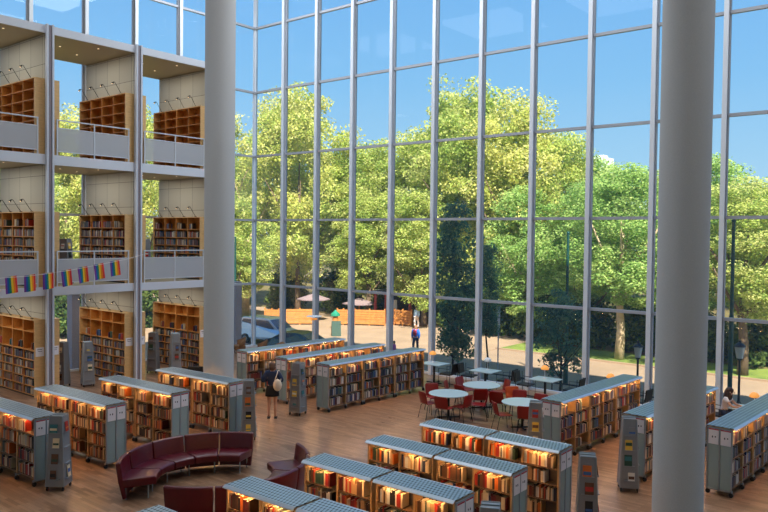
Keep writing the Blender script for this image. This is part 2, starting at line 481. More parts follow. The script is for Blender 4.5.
# gooseneck lamps on the shelves
def goose():
    t = thing('gooseneck_lamp', 'x', 'lamp', (0,0,0)); t.scale = (.82,)*3
    MB().box(-.05,.05,-.03,.05,0,.03).build('base', 'black_metal', t)
    MB().tube([(0,0,.03),(0,-.06,.10),(0,-.3,.46),(0,-.34,.5),(0,-.385,.49)], .011, 6).build('arm', 'black_metal', t)
    h = MB().tube([(0,-.37,.495),(0,-.40,.47),(0,-.45,.41)], [.018,.03,.05], 10).build('lamp_head', 'black_metal', t)
    MB().ball((0,-.447,.413), .026, n=8).build('bulb', 'spot_glow', h, smooth=True)
    return t
g0 = goose(); first = True
for bi, y in enumerate(WY):
    for li in range(3):
        for c in range(4):
            x = -27.66+.04+(c+.5)*.78; z = LEV[li][0]+(2.5 if li else 2.58)
            lab = f'black gooseneck lamp, {ORD[c]} from window, {LEVN[li]}, {BAYN[bi].replace("the ","")}'
            if first: o = g0; o.location = (x,y-.3,z); first = False
            else: o = dup(g0, (x,y-.3,z))
            o['label'] = lab; o['group'] = 'gooseneck lamps on gallery shelves'
# ceiling downlights
d0 = None
for bi, y in enumerate(WY):
    for li in range(3):
        for q, (dx, dy) in enumerate([(-27.2,-2.2), (-25.7,-2.2), (-26.4,-1.2), (-24.9,-1.2)]):
            loc = (dx, y+dy, SLABS[li][0]+.02)
            lab = f'round downlight, {ORD[q]} from window, {LEVN[li]} ceiling, {BAYN[bi].replace("the ","")}'
            if d0 is None:
                d0 = thing('downlight', lab, 'lamp', loc, 0, 'downlights in gallery ceilings')
                MB().lathe([(.055,-.012),(.06,0)], 12).build('trim_ring', 'steel', d0)
                MB().lathe([(.032,-.016),(.032,-.010)], 10).build('bulb', 'spot_glow', d0)
            else: dup(d0, loc, 0, lab)

# ------------------------------------------------------------------ low double-sided bookcases
L_U = 1.55
def make_unit(kind):
    t = thing('low_bookcase', 'x', 'bookcase')
    h = L_U/2
    # canopy: flat perforated sheet with two bent lips and end trims
    m = MB()
    prof = [(-.315,1.462),(-.27,1.492),(.27,1.492),(.315,1.462),(.315,1.452),(.27,1.480),(-.27,1.480),(-.315,1.452)]
    m.prism(prof, 'x', -h-.008, h+.008)
    can = m.build('canopy', 'canopy_sheet', t)
    e = MB()
    for s in (-1, 1): e.prism([(s*.322,1.456),(s*.272,1.496),(s*.262,1.490),(s*.318,1.446)], 'x', -h-.01, h+.01)
    e.build('edge_trim', 'canopy_edge', can)
    for s in (-1, 1):
        for x in (-.385, .385):
            MB().tube([(x-.17,s*.262,1.445),(x+.17,s*.262,1.445)], .011, 6).build('lamp', 'warm_tube', can)
    for x in (-h+.02, 0, h-.02):
        u = MB(); u.box(x-.016, x+.016, -.245, .245, .14, 1.47)
        u.build('upright', 'post_wood', t)
    for z in (.19, .50, .81, 1.12):
        MB().box(-h+.036, h-.036, -.24, .24, z-.022, z).build('shelf', 'shelf_wood', t)
    MB().box(-h+.036, h-.036, -.008, .008, .19, 1.47).build('back_panel', 'spine_panel', t)
    b = MB(); b.box(-h+.01, h-.01, -.05, .05, .10, .15)
    for x in (-h+.02, 0, h-.02): b.box(x-.02, x+.02, -.27, .27, .10, .14)
    b.build('base_frame', 'steel', t)
    for x in (-h+.03, 0, h-.03):
        for s in (-1, 1):
            c = MB(); c.tube([(x-.018,s*.24,.048),(x+.018,s*.24,.048)], .048, 12); c.box(x-.024,x+.024,s*.24-.02,s*.24+.02,.048,.105)
            c.build('caster', 'rubber', t)
    if kind != 'mid':
        s = 1 if kind == 'pos' else -1
        X = lambda a, b: (min(s*(h+a), s*(h+b)), max(s*(h+a), s*(h+b)))
        f = MB()
        for y in (-.25, 0, .25): f.box(*X(.004,.03), y-.014, y+.014, .12, 1.45)
        for z in (.12, 1.43): f.box(*X(.004,.03), -.264, .264, z, z+.025)
        fr = f.build('end_frame', 'steel', t)
        for y in (-.125, .125):
            MB().box(*X(.012,.018), y-.111, y+.111, .145, 1.43).build('frosted_pane', 'frosted', fr)
        for y in (-.125, .125):
            n = MB(); n.box(*X(.031,.034), y-.105, y+.105, 1.10, 1.43, 0); n.box(*X(.034,.035), y-.105, y+.105, 1.405, 1.43, 1)
            for q in range(2): n.box(*X(.034,.0352), y-.05+q*.06, y-.025+q*.06, 1.245-q*.01, 1.275, 2)
            n.build('notice', ['paper', 'paper_red', 'ink'], t)
    return t
PROTO = {k: make_unit(k) for k in ('mid', 'pos', 'neg')}
used = set()
UNITS = []
def place_unit(kind, x, y, rz, label, group, pal, who):
    p = PROTO[kind]
    if kind in used: o = dup(p, (x,y,0), rz)
    else: o = p; o.location = (x,y,0); o.rotation_euler = (0,0,rz); used.add(kind)
    o['label'] = label; o['group'] = group
    UNITS.append((x, y, rz, pal, who))
rowsL = [(7.75,'first of four rows before the galleries'), (9.42,'second of four rows before the galleries'), (11.2,'third of four rows before the galleries'), (13.0,'fourth row before the galleries, by the white column')]
def along(x, y, a, d): return x+d*math.cos(a), y+d*math.sin(a)
for i, (y, nm) in enumerate(rowsL):
    a = R(2.3); p = along(-15.88, y+.05, a, -2.355); q = along(-15.88, y+.05, a, -.78)
    place_unit('mid', *p, a, f'lit low bookcase, gallery-side unit, {nm}', 'low bookcases before the galleries', WARM, None)
    place_unit('pos', *q, a, f'lit low bookcase with frosted end panel, {nm}', 'low bookcases before the galleries', WARM, None)
rowsF = [(13.1,'first row'), (11.33,'second row'), (9.6,'third row'), (7.86,'fourth row'), (6.1,'fifth row')]
for i, (y, nm) in enumerate(rowsF):
    a = R(1.4); p = along(-7.86, y, a, -.812); q = along(-7.86, y, a, .812)
    place_unit('mid', *p, a, f'lit low bookcase, sofa-side unit, {nm} counted from the round tables', 'low bookcases between sofas and aisle', WARM, (nm, 'sofa-side'))
    place_unit('pos', *q, a, f'lit low bookcase with frosted end panel, {nm} counted from the round tables', 'low bookcases between sofas and aisle', WARM, (nm, 'panelled'))
rowsY = [(-19.92,16.62,'long row closest to the corner glass'), (-17.9,16.58,'long row the woman in navy faces'), (-16.12,16.68,'long row along the open floor'),
         (-8.39,16.78,'long row beside the round tables'), (-6.28,16.70,'long row partly behind the round column'), (-4.49,16.88,'long row in front of the seated woman')]
for i, (x, y, nm) in enumerate(rowsY):
    for k in range(3):
        ps = ['frosted-panel end unit', 'middle unit', 'window-end unit'][k]
        a = R(90-2.6); px, py = along(x, y, a, .785+k*1.575)
        place_unit('neg' if k == 0 else 'mid', px, py, a, f'low bookcase, {ps}, {nm}', 'low bookcases in long rows toward the windows', COOL if i in (2,3,4,5) else COOL+WARM, None)

# books: the 300 nearest as things, the rest as one mass
BOOKM = {}
def real_book(M, x, w, d, z, h, c, label, group):
    key = None
    m = MB()
    cv = .003
    m.box(0,w,0,cv,0,h,0); m.box(0,cv,0,d,0,h,0); m.box(w-cv,w,0,d,0,h,0); m.box(cv,w-cv,cv,d-.006,.004,h-.005,1)
    o = m.build('book', ['cover_'+c.replace(' ','_'), 'pages'])
    o.matrix_world = M @ Matrix.Translation((x, -.222, z))
    tag(o, label, 'book', group)
NB = 0
prio = [('fourth row',3),('third row',3),('second row',3),('first row',3),('second row',2),('first row',2)]
for (x, y, rz, pal, who) in UNITS:
    M = Matrix.Translation((x,y,0)) @ Matrix.Rotation(rz, 4, 'Z')
    h = L_U/2
    for s in (-1, 1):
        for bay in (0, 1):
            xa, xb = (-h+.04, -.02) if bay == 0 else (.02, h-.04)
            for k, z in enumerate((.19,.50,.81,1.12)):
                pal2 = pal
                fill = .93 if rnd.random() < .75 else rnd.uniform(.5,.8)
                if who and s < 0 and k == 3: fill = rnd.uniform(.72,.97)
                bl = run_books(xa, xb, .275, pal2, fill, (.018,.046) if who else (.018,.042))
                ind = who and s < 0 and ((who[0] in ('fourth row','third row','second row','first row') and k == 3) or (who[0] in ('first row','second row') and k == 2 and (who[1] == 'panelled' or who[0] == 'first row'))) and not (who[0] == 'fourth row' and who[1] == 'panelled')
                for q, (bx, w, d, hh, c, ln) in enumerate(bl):
                    if ind and NB < 300:
                        real_book(M, bx, w, d, z+.0005, hh, c, f'{c} book, {ORD[q]} along {"top" if k == 3 else "second"} shelf, {ORD[bay]} bay, {who[1]} unit, {who[0]} from round tables', f'books on lit shelves, {who[0]} from the round tables'); NB += 1
                    else:
                        if s < 0: stuff_book(M, bx, w, -.222, d, z, hh, c, -1)
                        else: stuff_book(M, bx, w, .222, d, z, hh, c, 1)
print('individual books', NB)
o = STUFF.build('books', 'book_covers', fix=False)
tag(o, 'rows of mixed books filling the farther low bookcases and gallery shelves', 'books', kind='stuff')

# ------------------------------------------------------------------ display stands
def cover_rect(m, M, u, z, w, h, mats): 
    pass
BKC = ['yellow','blue','dark green','black','white','teal','orange','red','cream','brown','grey']
def display_stand(x, y, rz, label, faces, z0=0.):
    t = thing('display_stand', label, 'display stand', (x,y,z0), rz, 'grey display stands at row ends')
    b, tp, H, zb = .195, .135, 1.58, .09
    def ring(r, z): return [(-r,-r,z),(r,-r,z),(r,r,z),(-r,r,z)]
    m = MB(); m.add(ring(b,zb)+ring(tp,H), [(0,1,5,4),(1,2,6,5),(2,3,7,6),(3,0,4,7),(3,2,1,0),(4,5,6,7)])
    body = m.build('body', 'stand_steel', t)
    f = MB()
    for sx in (-1,1):
        for sy in (-1,1): f.tube([(sx*b,sy*b,zb),(sx*tp,sy*tp,H)], .014, 6)
    f.tube([(-tp,-tp,H+.005),(tp,-tp,H+.005)], .012, 6); f.tube([(-tp,tp,H+.005),(tp,tp,H+.005)], .012, 6); f.tube([(-tp,0,H+.012),(tp,0,H+.012)], .012, 6)
    f.build('corner_frame', 'steel', t)
    for sx in (-1,1):
        for sy in (-1,1):
            c = MB(); c.tube([(sx*.17-.012,sy*.17,.04),(sx*.17+.012,sy*.17,.04)], .04, 10); c.box(sx*.17-.016,sx*.17+.016,sy*.17-.014,sy*.17+.014,.05,.1)
            c.build('caster', 'rubber', t)
    rr = random.Random(label)
    side = [(0,'face'), (PI/2,'face')]
    for a, _ in side[:faces]:
        for k, z in enumerate((1.24,.92,.58,.26)):
            r = b+(tp-b)*(z-zb)/(H-zb)
            MB().box(-.11,.11,-r-.05,-r+.0,z-.012,z,0,None,Matrix.Rotation(a,4,'Z')).build('ledge', 'stand_steel', t)
        for k, z in enumerate((1.24,.92,.58,.26)):
            if rr.random() < .12: continue
            r = b+(tp-b)*(z-zb)/(H-zb)
            w, h = rr.uniform(.12,.17), rr.uniform(.17,.24)
            m = MB(); M2 = Matrix.Rotation(a,4,'Z') @ Matrix.Translation((rr.uniform(-.04,.04),-r-.038,z+.002)) @ Matrix.Rotation(R(-8),4,'X')
            m.box(-w/2,w/2,0,.014,0,h,0,None,M2); q0 = rr.uniform(.1,.5); m.box(-w/2+.008,w/2-.008,-.001,.0,h*q0,h*(q0+rr.uniform(.15,.4)),1,None,M2)
            c1, c2 = rr.sample(BKC, 2)
            bo = m.build('book', ['cover_'+c1.replace(' ','_'), 'cover_'+c2.replace(' ','_')])
            bo.matrix_world = Matrix.Translation((x,y,z0)) @ Matrix.Rotation(rz,4,'Z')
            tag(bo, f'{c1} book face-out, {ORD[k]} ledge, {"first" if a == 0 else "second"} face, {label.replace("grey display stand ","stand ")}', 'book', 'books shown face-out on display stands')
display_stand(-15.42, 7.86, R(38), 'grey display stand ending the first gallery-side row', 2)
display_stand(-15.42, 13.1, R(50), 'grey display stand beside the fourth gallery-side row', 2)
display_stand(-16.42, 15.9, R(14), 'grey display stand in front of the woman', 2)
display_stand(-8.4, 15.98, R(25), 'grey display stand by the round tables', 2)
display_stand(-6.12, 15.95, R(30), 'grey display stand beside the round column', 2)
display_stand(-5.62, 12.7, R(28), 'grey display stand ending the first lit row', 2)
display_stand(-5.62, 9.35, R(28), 'grey display stand ending the third lit row', 1)
display_stand(-25.55, 13.15, R(30), 'grey display stand in ground-level middle bay by window', 1)
display_stand(-25.0, 13.8, R(75), 'grey display stand in ground-level middle bay by shelves', 1)
display_stand(-25.55, 16.85, R(35), 'grey display stand in ground-level column bay by window', 1)
display_stand(-24.75, 17.3, R(70), 'grey display stand in ground-level column bay by shelves', 1)
display_stand(-25.6, 13.3, R(30), 'grey display stand up in middle gallery, middle bay', 2, LEV[1][0])
display_stand(-25.7, 16.6, R(60), 'grey display stand up in middle gallery, column bay', 1, LEV[1][0])

# ------------------------------------------------------------------ curved dark red sofas
SC = Vector((-12.68, 9.88, 0))
def sofa(a0, a1, n, label):
    t = thing('curved_sofa', label, 'sofa', SC, 0, 'curved dark red sofas')
    st = (a1-a0)/n
    for i in range(n):
        p, q = a0+st*i+.5, a0+st*(i+1)-.5
        K = 8
        def arc(prof, name, closed=True):
            vs, fs = [], []; P = len(prof)
            for k in range(K+1):
                a = R(p+(q-p)*k/K)
                for r, z in prof: vs.append((r*math.cos(a), r*math.sin(a), z))
            for k in range(K):
                for j in range(P): fs.append((k*P+j, k*P+(j+1)%P, (k+1)*P+(j+1)%P, (k+1)*P+j))
            fs.append(tuple(range(P))[::-1]); fs.append(tuple(K*P+j for j in range(P)))
            o = MB().add(vs, fs).build(name, 'sofa', t); bevel(o, .018, 3); 
            for pl in o.data.polygons: pl.use_smooth = True
            return o
        arc([(1.2,.30),(1.86,.26),(1.88,.43),(1.24,.47),(1.19,.44)], 'seat')
        arc([(1.78,.05),(1.86,.45),(1.90,.78),(1.95,.80),(2.0,.77),(1.95,.4),(1.86,.03)], 'backrest')
        for k, (r, a) in enumerate([(1.36,p+3), (1.80,p+3)]+([(1.36,q-3), (1.80,q-3)] if i == n-1 else [])):
            a = R(a); MB().tube([(r*math.cos(a), r*math.sin(a), 0), (r*math.cos(a), r*math.sin(a), .31)], .014, 8).build('leg', 'steel', t)
sofa(115, 237.5, 5, 'curved dark red sofa facing the lit bookcase ends, beside left rows')
sofa(-67, 74.5, 5, 'curved dark red sofa largely hidden behind the lit bookcases')

# ------------------------------------------------------------------ round tables and red chairs
def round_table(x, y, lab):
    t = thing('round_table', lab, 'table', (x,y,0), 0, 'round white tables')
    o = MB().lathe([(.58,.715),(.60,.722),(.60,.738),(.585,.745)], 48).build('tabletop', 'table_white', t)
    MB().tube([(0,0,.03),(0,0,.715)], .038, 12).build('pillar', 'black_metal', t)
    b = MB()
    for k in range(4):
        a = PI/4+k*PI/2; b.box(0,.34,-.028,.028,.0,.03,0,None,Matrix.Rotation(a,4,'Z'))
    b.build('foot', 'black_metal', t)
round_table(-12.77, 18.7, 'round white table nearest the open floor and lit rows')
round_table(-12.71, 20.49, 'round white table nearest the front windows')
round_table(-10.49, 19.15, 'round white table beside the long bookcase row')
def red_chair(mat='chair_red'):
    t = thing('stacking_chair', 'x', 'chair')
    # one-piece curved shell: seat + backrest bent in a profile, built as two parts
    def shell(prof, w, name):
        vs, fs = [], []; n = 9
        for (y, z, k, cv) in prof:
            for i in range(n):
                u = -1+2*i/(n-1); vs.append((u*w*k, y+cv*(1-u*u)*0, z+cv*u*u))
        P = len(prof)
        for j in range(P-1):
            for i in range(n-1): fs.append((j*n+i, j*n+i+1, (j+1)*n+i+1, (j+1)*n+i))
        o = MB().add(vs, fs).build(name, mat, t, smooth=True); s = o.modifiers.new('solid','SOLIDIFY'); s.thickness = .012; s.offset = 0
        return o
    shell([(.24,.435,.86,.006),(.22,.452,.95,.008),(.1,.45,1,.012),(-.05,.442,1,.016),(-.16,.445,.98,.016),(-.195,.458,.95,.012)], .225, 'seat')
    def back():
        vs, fs = [], []; n = 9
        prof = [(-.195,.458,.93),(-.215,.49,.9),(-.235,.58,.95),(-.262,.70,.98),(-.285,.80,.95),(-.292,.83,.8)]
        for (y, z, k) in prof:
            for i in range(n):
                u = -1+2*i/(n-1); vs.append((u*.225*k, y+.03*u*u, z))
        for j in range(len(prof)-1):
            for i in range(n-1): fs.append((j*n+i, j*n+i+1, (j+1)*n+i+1, (j+1)*n+i))
        o = MB().add(vs, fs).build('backrest', mat, t, smooth=True); s = o.modifiers.new('solid','SOLIDIFY'); s.thickness = .012; s.offset = 0
    back()
    for sx in (-1,1):
        MB().tube([(sx*.15,.12,.435),(sx*.19,.19,.41),(sx*.225,.235,.0)], .0105, 8).build('leg', 'black_metal', t)
        MB().tube([(sx*.15,-.10,.425),(sx*.19,-.16,.40),(sx*.225,-.25,.0)], .0105, 8).build('leg', 'black_metal', t)
    MB().tube([(-.16,.12,.432),(.16,.12,.432)], .009, 6).build('crossbar', 'black_metal', t)
    return t
rc = {'chair_red': red_chair(), 'chair_orange': red_chair('chair_orange')}
T = {1:(-12.77,18.7), 2:(-12.71,20.49), 3:(-10.49,19.15)}
chairs = [ # back x, back y, table faced, label bits
 (-13.25,18.00,1,'at the open-floor table, its side nearest the long bookcases'),
 (-13.78,19.22,1,'at the open-floor table, its window-left side, back to the aisle lamps'),
 (-12.42,17.78,1,'at the open-floor table, back turned to the lit rows'),
 (-11.93,18.52,1,'at the open-floor table, its side toward the display stand'),
 (-12.98,19.58,2,'between the open-floor table and the window-side table'),
 (-13.68,19.86,2,'at the window-side table, beyond the open-floor table'),
 (-13.73,20.72,2,'at the window-side table, far left, tall against the glass'),
 (-12.16,19.56,2,'at the window-side table, its near side'),
 (-12.30,21.42,2,'at the window-side table, its glass side'),
 (-11.72,19.24,1,'sideways between the open-floor table and bookcase-side table'),
 (-11.60,19.52,0,'in the middle of the three tables, facing the windows'),
 (-10.92,18.30,3,'at the bookcase-side table, back turned to the lit rows'),
 (-11.62,20.52,3,'orange-red, at the bookcase-side table, toward the windows'),
 (-11.18,20.22,3,'at the bookcase-side table, beside the orange-red chair'),
 (-10.42,20.15,3,'at the bookcase-side table, by the long bookcase top'),
 (-9.98,18.36,3,'at the bookcase-side table, behind the display stand')]
fu = set()
for k, (x, y, tn, lab) in enumerate(chairs):
    ang = (math.atan2(T[tn][1]-y, T[tn][0]-x)-PI/2) if tn else R(20)
    ang += R([12,-8,-14,10,6,-12,9,14,-10,4,0,-12,8,-14,12,-8][k])
    px, py = x-math.sin(ang)*.25, y+math.cos(ang)*.25
    mt = 'chair_orange' if k == 12 else 'chair_red'
    o = rc[mt] if mt not in fu else dup(rc[mt], (0,0,0)); fu.add(mt)
    o.location = (px,py,0); o.rotation_euler = (0,0,ang)
    o['label'] = ('orange-red' if k == 12 else 'red')+' shell chair '+lab.replace('orange-red, ',''); o['group'] = 'red chairs around the round tables'

# ------------------------------------------------------------------ window tables, black armchairs, table lamps
WT = [(-20.7,22.75), (-18.45,22.75), (-16.2,22.75), (-14.0,22.8), (-11.65,22.8), (-9.5,22.85), (-7.4,22.85), (-5.35,22.85)]
WTN = ['beyond the corner rows','beyond the woman-side long row','beside the end of the open-floor row','by the white reading lamp','with orange lamp before the small street tree','beyond the long row beside the round tables','beyond the row behind the column','where the woman sits']
w0 = None
for k, (x, y) in enumerate(WT):
    lab = f'white rectangular table {WTN[k]}'
    if w0 is None:
        w0 = thing('window_table', lab, 'table', (x,y,0), 0, 'white tables along the front windows')
        bevel(MB().box(-.45,.45,-.38,.38,.71,.74).build('tabletop', 'table_white', w0), .006)
        MB().box(-.03,.03,-.03,.03,.03,.71).build('pillar', 'black_metal', w0)
        f = MB(); f.box(-.03,.03,-.33,.33,0,.03); f.box(-.33,.33,-.03,.03,0,.03); f.build('foot', 'black_metal', w0)
    else: dup(w0, (x,y,0), 0, lab)
def arm_chair():
    t = thing('armchair', 'x', 'chair')
    bevel(MB().box(-.24,.24,-.22,.24,.41,.46).build('seat', 'black', t), .012)
    b = MB(); b.box(-.23,.23,-.03,.01,.50,.86,0,None,Matrix.Translation((0,-.22,0)) @ Matrix.Rotation(R(8),4,'X')); bevel(b.build('backrest', 'black', t), .01)
    for s in (-1,1):
        MB().tube([(s*.27,.24,0),(s*.27,.24,.64),(s*.27,-.22,.66)], .011, 8).build('armrest', 'black_metal', t)
        MB().tube([(s*.26,-.24,0),(s*.25,-.26,.84)], .011, 8).build('leg', 'black_metal', t)
        MB().tube([(s*.27,.24,.0),(s*.27,-.24,.0)], .0112, 8).build('runner', 'black_metal', t)
    MB().tube([(-.27,.2,.405),(.27,.2,.405)], .01, 6).build('crossbar', 'black_metal', t)
    return t
ac = arm_chair(); fa = True
for (x, y, a, lab) in [(-15.5,22.65,90,'at the glass-side end of the table beside the open-floor row'), (-14.76,22.9,-84,'left of the table with the white lamp'),
                  (-13.3,23.05,95,'right of the table with the white lamp'), (-12.42,22.85,-88,'left of the table by the small tree'), (-10.8,23.1,92,'right of the table by the small tree'),
                  (-6.05,22.72,-90,'under the seated woman'), (-8.5,22.9,85,'hidden behind the column-side row, against the glass')]:
    o = ac if fa else dup(ac, (0,0,0)); fa = False
    o.location = (x,y,0.011); o.rotation_euler = (0,0,R(a)); o['label'] = 'black armchair '+lab; o['group'] = 'black armchairs at the window tables'
def table_lamp(mat, name='table_lamp'):
    t = thing(name, 'x', 'lamp')
    MB().lathe([(.075,0),(.075,.012),(.012,.02)], 16).build('base', 'lamp_white', t)
    MB().tube([(0,0,.015),(0,0,.32)], .008, 8).build('stem', 'lamp_white', t)
    MB().lathe([(.13,.30),(.135,.315),(.125,.36),(.09,.41),(.04,.435),(.012,.44)], 20).build('lamp_shade', mat, t, smooth=True)
    return t
tl = {'lamp_orange': table_lamp('lamp_orange'), 'lamp_white': table_lamp('lamp_white')}; ft = set()
for (x, y, mt, lab) in [(-16.35,22.85,'lamp_orange','on the window table beside the open-floor row'), (-14.0,22.95,'lamp_white','on the window table between two black armchairs'),
                    (-11.72,22.9,'lamp_orange','on the window table by the small tree'), (-9.45,22.98,'lamp_orange','just above the long row beside round tables'), (-5.22,22.98,'lamp_orange','on the table before the seated woman')]:
    o = tl[mt] if mt not in ft else dup(tl[mt], (0,0,0)); ft.add(mt)
    o.location = (x,y,.74); o['label'] = f'small {"orange dome" if mt == "lamp_orange" else "white dome"} table lamp {lab}'; o['group'] = 'table lamps along the front windows'
# floor lamp with a flat white shade by the corner
t = thing('floor_lamp', 'floor lamp with flat white disc shade beyond the corner bookcases', 'lamp', (-22.3,22.5,0))
MB().lathe([(.16,0),(.16,.025),(.015,.035)], 20).build('base', 'lamp_white', t)
MB().tube([(0,0,.03),(0,0,1.95)], .012, 8).build('pole', 'lamp_white', t)
MB().lathe([(.06,2.09),(.32,2.06),(.33,2.04),(.05,2.04)], 28).build('lamp_shade', 'lamp_white', t)
MB().lathe([(.13,1.9),(.16,1.93),(.13,1.96),(.05,1.97)], 20).build('diffuser', 'lamp_orange', t)
# brown wicker chairs in the corner
def wicker():
    t = thing('wicker_chair', 'x', 'chair')
    bevel(MB().box(-.3,.3,-.28,.3,.2,.44).build('seat', 'wicker', t), .03, 3)
    vs, fs = [], []; n = 13
    for z, r in ((.3,.30),(.6,.33),(.88,.36)):
        for i in range(n):
            a = R(170+i*200/(n-1)); vs.append((r*math.cos(a), r*math.sin(a)*1.0+.02, z-(.22 if z > .5 else 0)*abs(i-(n-1)/2)/((n-1)/2)))
    for j in range(2):
        for i in range(n-1): fs.append((j*n+i,j*n+i+1,(j+1)*n+i+1,(j+1)*n+i))
    o = MB().add(vs,fs).build('backrest','wicker',t,smooth=True); s = o.modifiers.new('solid','SOLIDIFY'); s.thickness = .04
    for sx in (-1,1):
        for sy in (-1,1): MB().tube([(sx*.24,sy*.22,0),(sx*.24,sy*.22,.21)], .018, 8).build('leg','wicker',t)
    return t
wk = wicker(); wk.scale = (.85,)*3; wk.location = (-25.65,22.5,0); wk.rotation_euler = (0,0,R(120)); tag(wk, 'brown wicker chair in the glass corner, closer to the column', None, 'wicker chairs in the corner')
dup(wk, (-24.2,22.4,0), R(-140), 'brown wicker chair in front of the silver car', 'wicker chairs in the corner')
dup(wk, (-26.9,22.3,0), R(150), 'brown wicker chair deepest in the glass corner', 'wicker chairs in the corner')
# office chair by the left column
t = thing('office_chair', 'black office chair beside the round column and fourth gallery-side row', 'chair', (-20.1,14.9,0), R(40))
bevel(MB().box(-.24,.24,-.23,.23,.44,.52).build('seat','black',t), .03, 3)
bevel(MB().box(-.25,.25,-.27,-.22,.72,1.2).build('backrest','black',t), .02, 3)
b = MB(); b.tube([(0,0,.08),(0,0,.45)], .03, 10); b.tube([(0,-.1,.46),(0,-.29,.6),(0,-.275,.8)], .018, 8); b.build('pillar','black_metal',t)
b = MB()
for k in range(5):
    a = k*2*PI/5; b.tube([(0,0,.1),(.28*math.cos(a),.28*math.sin(a),.06)], .018, 8)
b.build('foot','black_metal',t)
for k in range(5):
    a = k*2*PI/5; MB().ball((.28*math.cos(a),.28*math.sin(a),.03), .03, n=10).build('caster','rubber',t,smooth=True)

# ------------------------------------------------------------------ rainbow bunting
pts = [(-23.75,9.3,3.98), (-23.75,10.3,4.05), (-23.75,11.24,4.09), (-23.75,12.44,4.22), (-23.75,13.59,4.40), (-23.75,14.6,4.57)]
FL = [(10.65,4.07),(11.24,4.10),(11.84,4.15),(12.44,4.22),(13.01,4.31),(13.59,4.40),(14.19,4.50)]
o = MB().tube([(-23.75,8.76,3.97)]+pts+[(-23.9,15.34,4.72)], .008, 6).build('bunting_cord', 'cord'); tag(o, 'thin pale cord strung along the gallery front carrying rainbow flags', 'cord')
for k, (y, z) in enumerate(FL):
    m = MB(); n = 12; hgt, wd = .53, .36
    for i in range(n):
        y0, y1 = -wd/2+wd*i/n, -wd/2+wd*(i+1)/n
        for j in range(4):
            z0, z1 = -hgt*j/4, -hgt*(j+1)/4
            f = lambda yy, zz: (.03*math.sin(yy*14+k)*(-zz/hgt), yy-.06*zz/hgt*-1*.6, zz+.0*yy)
            m.add([f(y0,z0),f(y1,z0),f(y1,z1),f(y0,z1)], [(0,1,2,3)], i//2)
    o = m.build('rainbow_flag', ['flag_purple','flag_blue','flag_green','flag_yellow','flag_orange','flag_red'], smooth=False, fix=False)
    s = o.modifiers.new('solid','SOLIDIFY'); s.thickness = .003
    o.location = (-23.75,y-.09,z+.02); o.rotation_euler = (R(8+rnd.uniform(-3,4)),0,0)
    tag(o, f'small vertical-striped rainbow flag, {ORD[6-k]} along the cord from the round column end', 'flag', 'rainbow flags on the cord')

# ------------------------------------------------------------------ people
def skin_mesh(name, J, E, mat, parent, sub=2, root=0):
    names = list(J); idx = {n:i for i, n in enumerate(names)}
    me = bpy.data.meshes.new(name); me.from_pydata([J[n][0] for n in names], [(idx[a],idx[b]) for a,b in E], [])
    o = bpy.data.objects.new(name, me); COL.objects.link(o)
    o.modifiers.new('skin','SKIN')
    sl = me.skin_vertices[0].data if len(me.skin_vertices) else None
    for n in names:
        r = J[n][1]; r = r if isinstance(r, tuple) else (r, r)
        sl[idx[n]].radius = r; sl[idx[n]].use_root = (idx[n] == root)
    sd = o.modifiers.new('sub','SUBSURF'); sd.levels = sub; sd.render_levels = sub
    dg = bpy.context.evaluated_depsgraph_get(); dg.update()
    m2 = bpy.data.meshes.new_from_object(o.evaluated_get(dg)); m2.name = name
    o.modifiers.clear(); o.data = m2; m2.materials.clear(); m2.materials.append(MATS[mat]); m2.shade_smooth()
    if parent: o.parent = parent
    return o
def add_hand(J, E, side, w, d, up):
    """five finger chains rooted in the palm; d finger direction, up = across-palm direction"""
    w, d, up = Vector(w), Vector(d).normalized(), Vector(up).normalized()
    pal = w+d*.05; J[side+'palm'] = (pal, (.026,.018)); E.append((side+'wrist', side+'palm'))
    bend = d.cross(up)
    for k, (off, ln) in enumerate([(-.030,.062), (-.010,.074), (.010,.070), (.030,.054)]):
        a = pal+d*.04+up*off; b = a+d*ln*.6+bend*.012; c = b+d*ln*.4+bend*.03
        for q, p in enumerate((a,b,c)):
            J[f'{side}f{k}{q}'] = (p, .0085-.001*q); E.append((side+'palm' if q == 0 else f'{side}f{k}{q-1}', f'{side}f{k}{q}'))
    a = pal-up*.03-d*.01; b = a-up*.025+d*.03
    J[side+'t0'] = (a, .010); J[side+'t1'] = (b, .009); E += [(side+'palm',side+'t0'), (side+'t0',side+'t1')]
def face(t, c, fwd, s=1.):
    """eyes, nose, lips and ears on a head at c looking along +y of the local frame rotated by fwd"""
    M = Matrix.Translation(c) @ Matrix.Rotation(fwd,4,'Z')
    for x in (-.032,.032): MB().ball((x,.088,.005), (.013,.008,.008), n=8, M=M).build('eye','eye',t,smooth=True)
    MB().tube([(0,.088,.005),(0,.108,-.025),(0,.098,-.032)], [.008,.013,.012], 8, M=M).build('nose','skin',t,smooth=True)
    MB().ball((0,.088,-.058), (.024,.008,.009), n=8, M=M).build('mouth','lips',t,smooth=True)
    for x in (-.085,.085): MB().ball((x,.0,-.005), (.012,.02,.032), n=8, M=M).build('ear','skin',t,smooth=True)
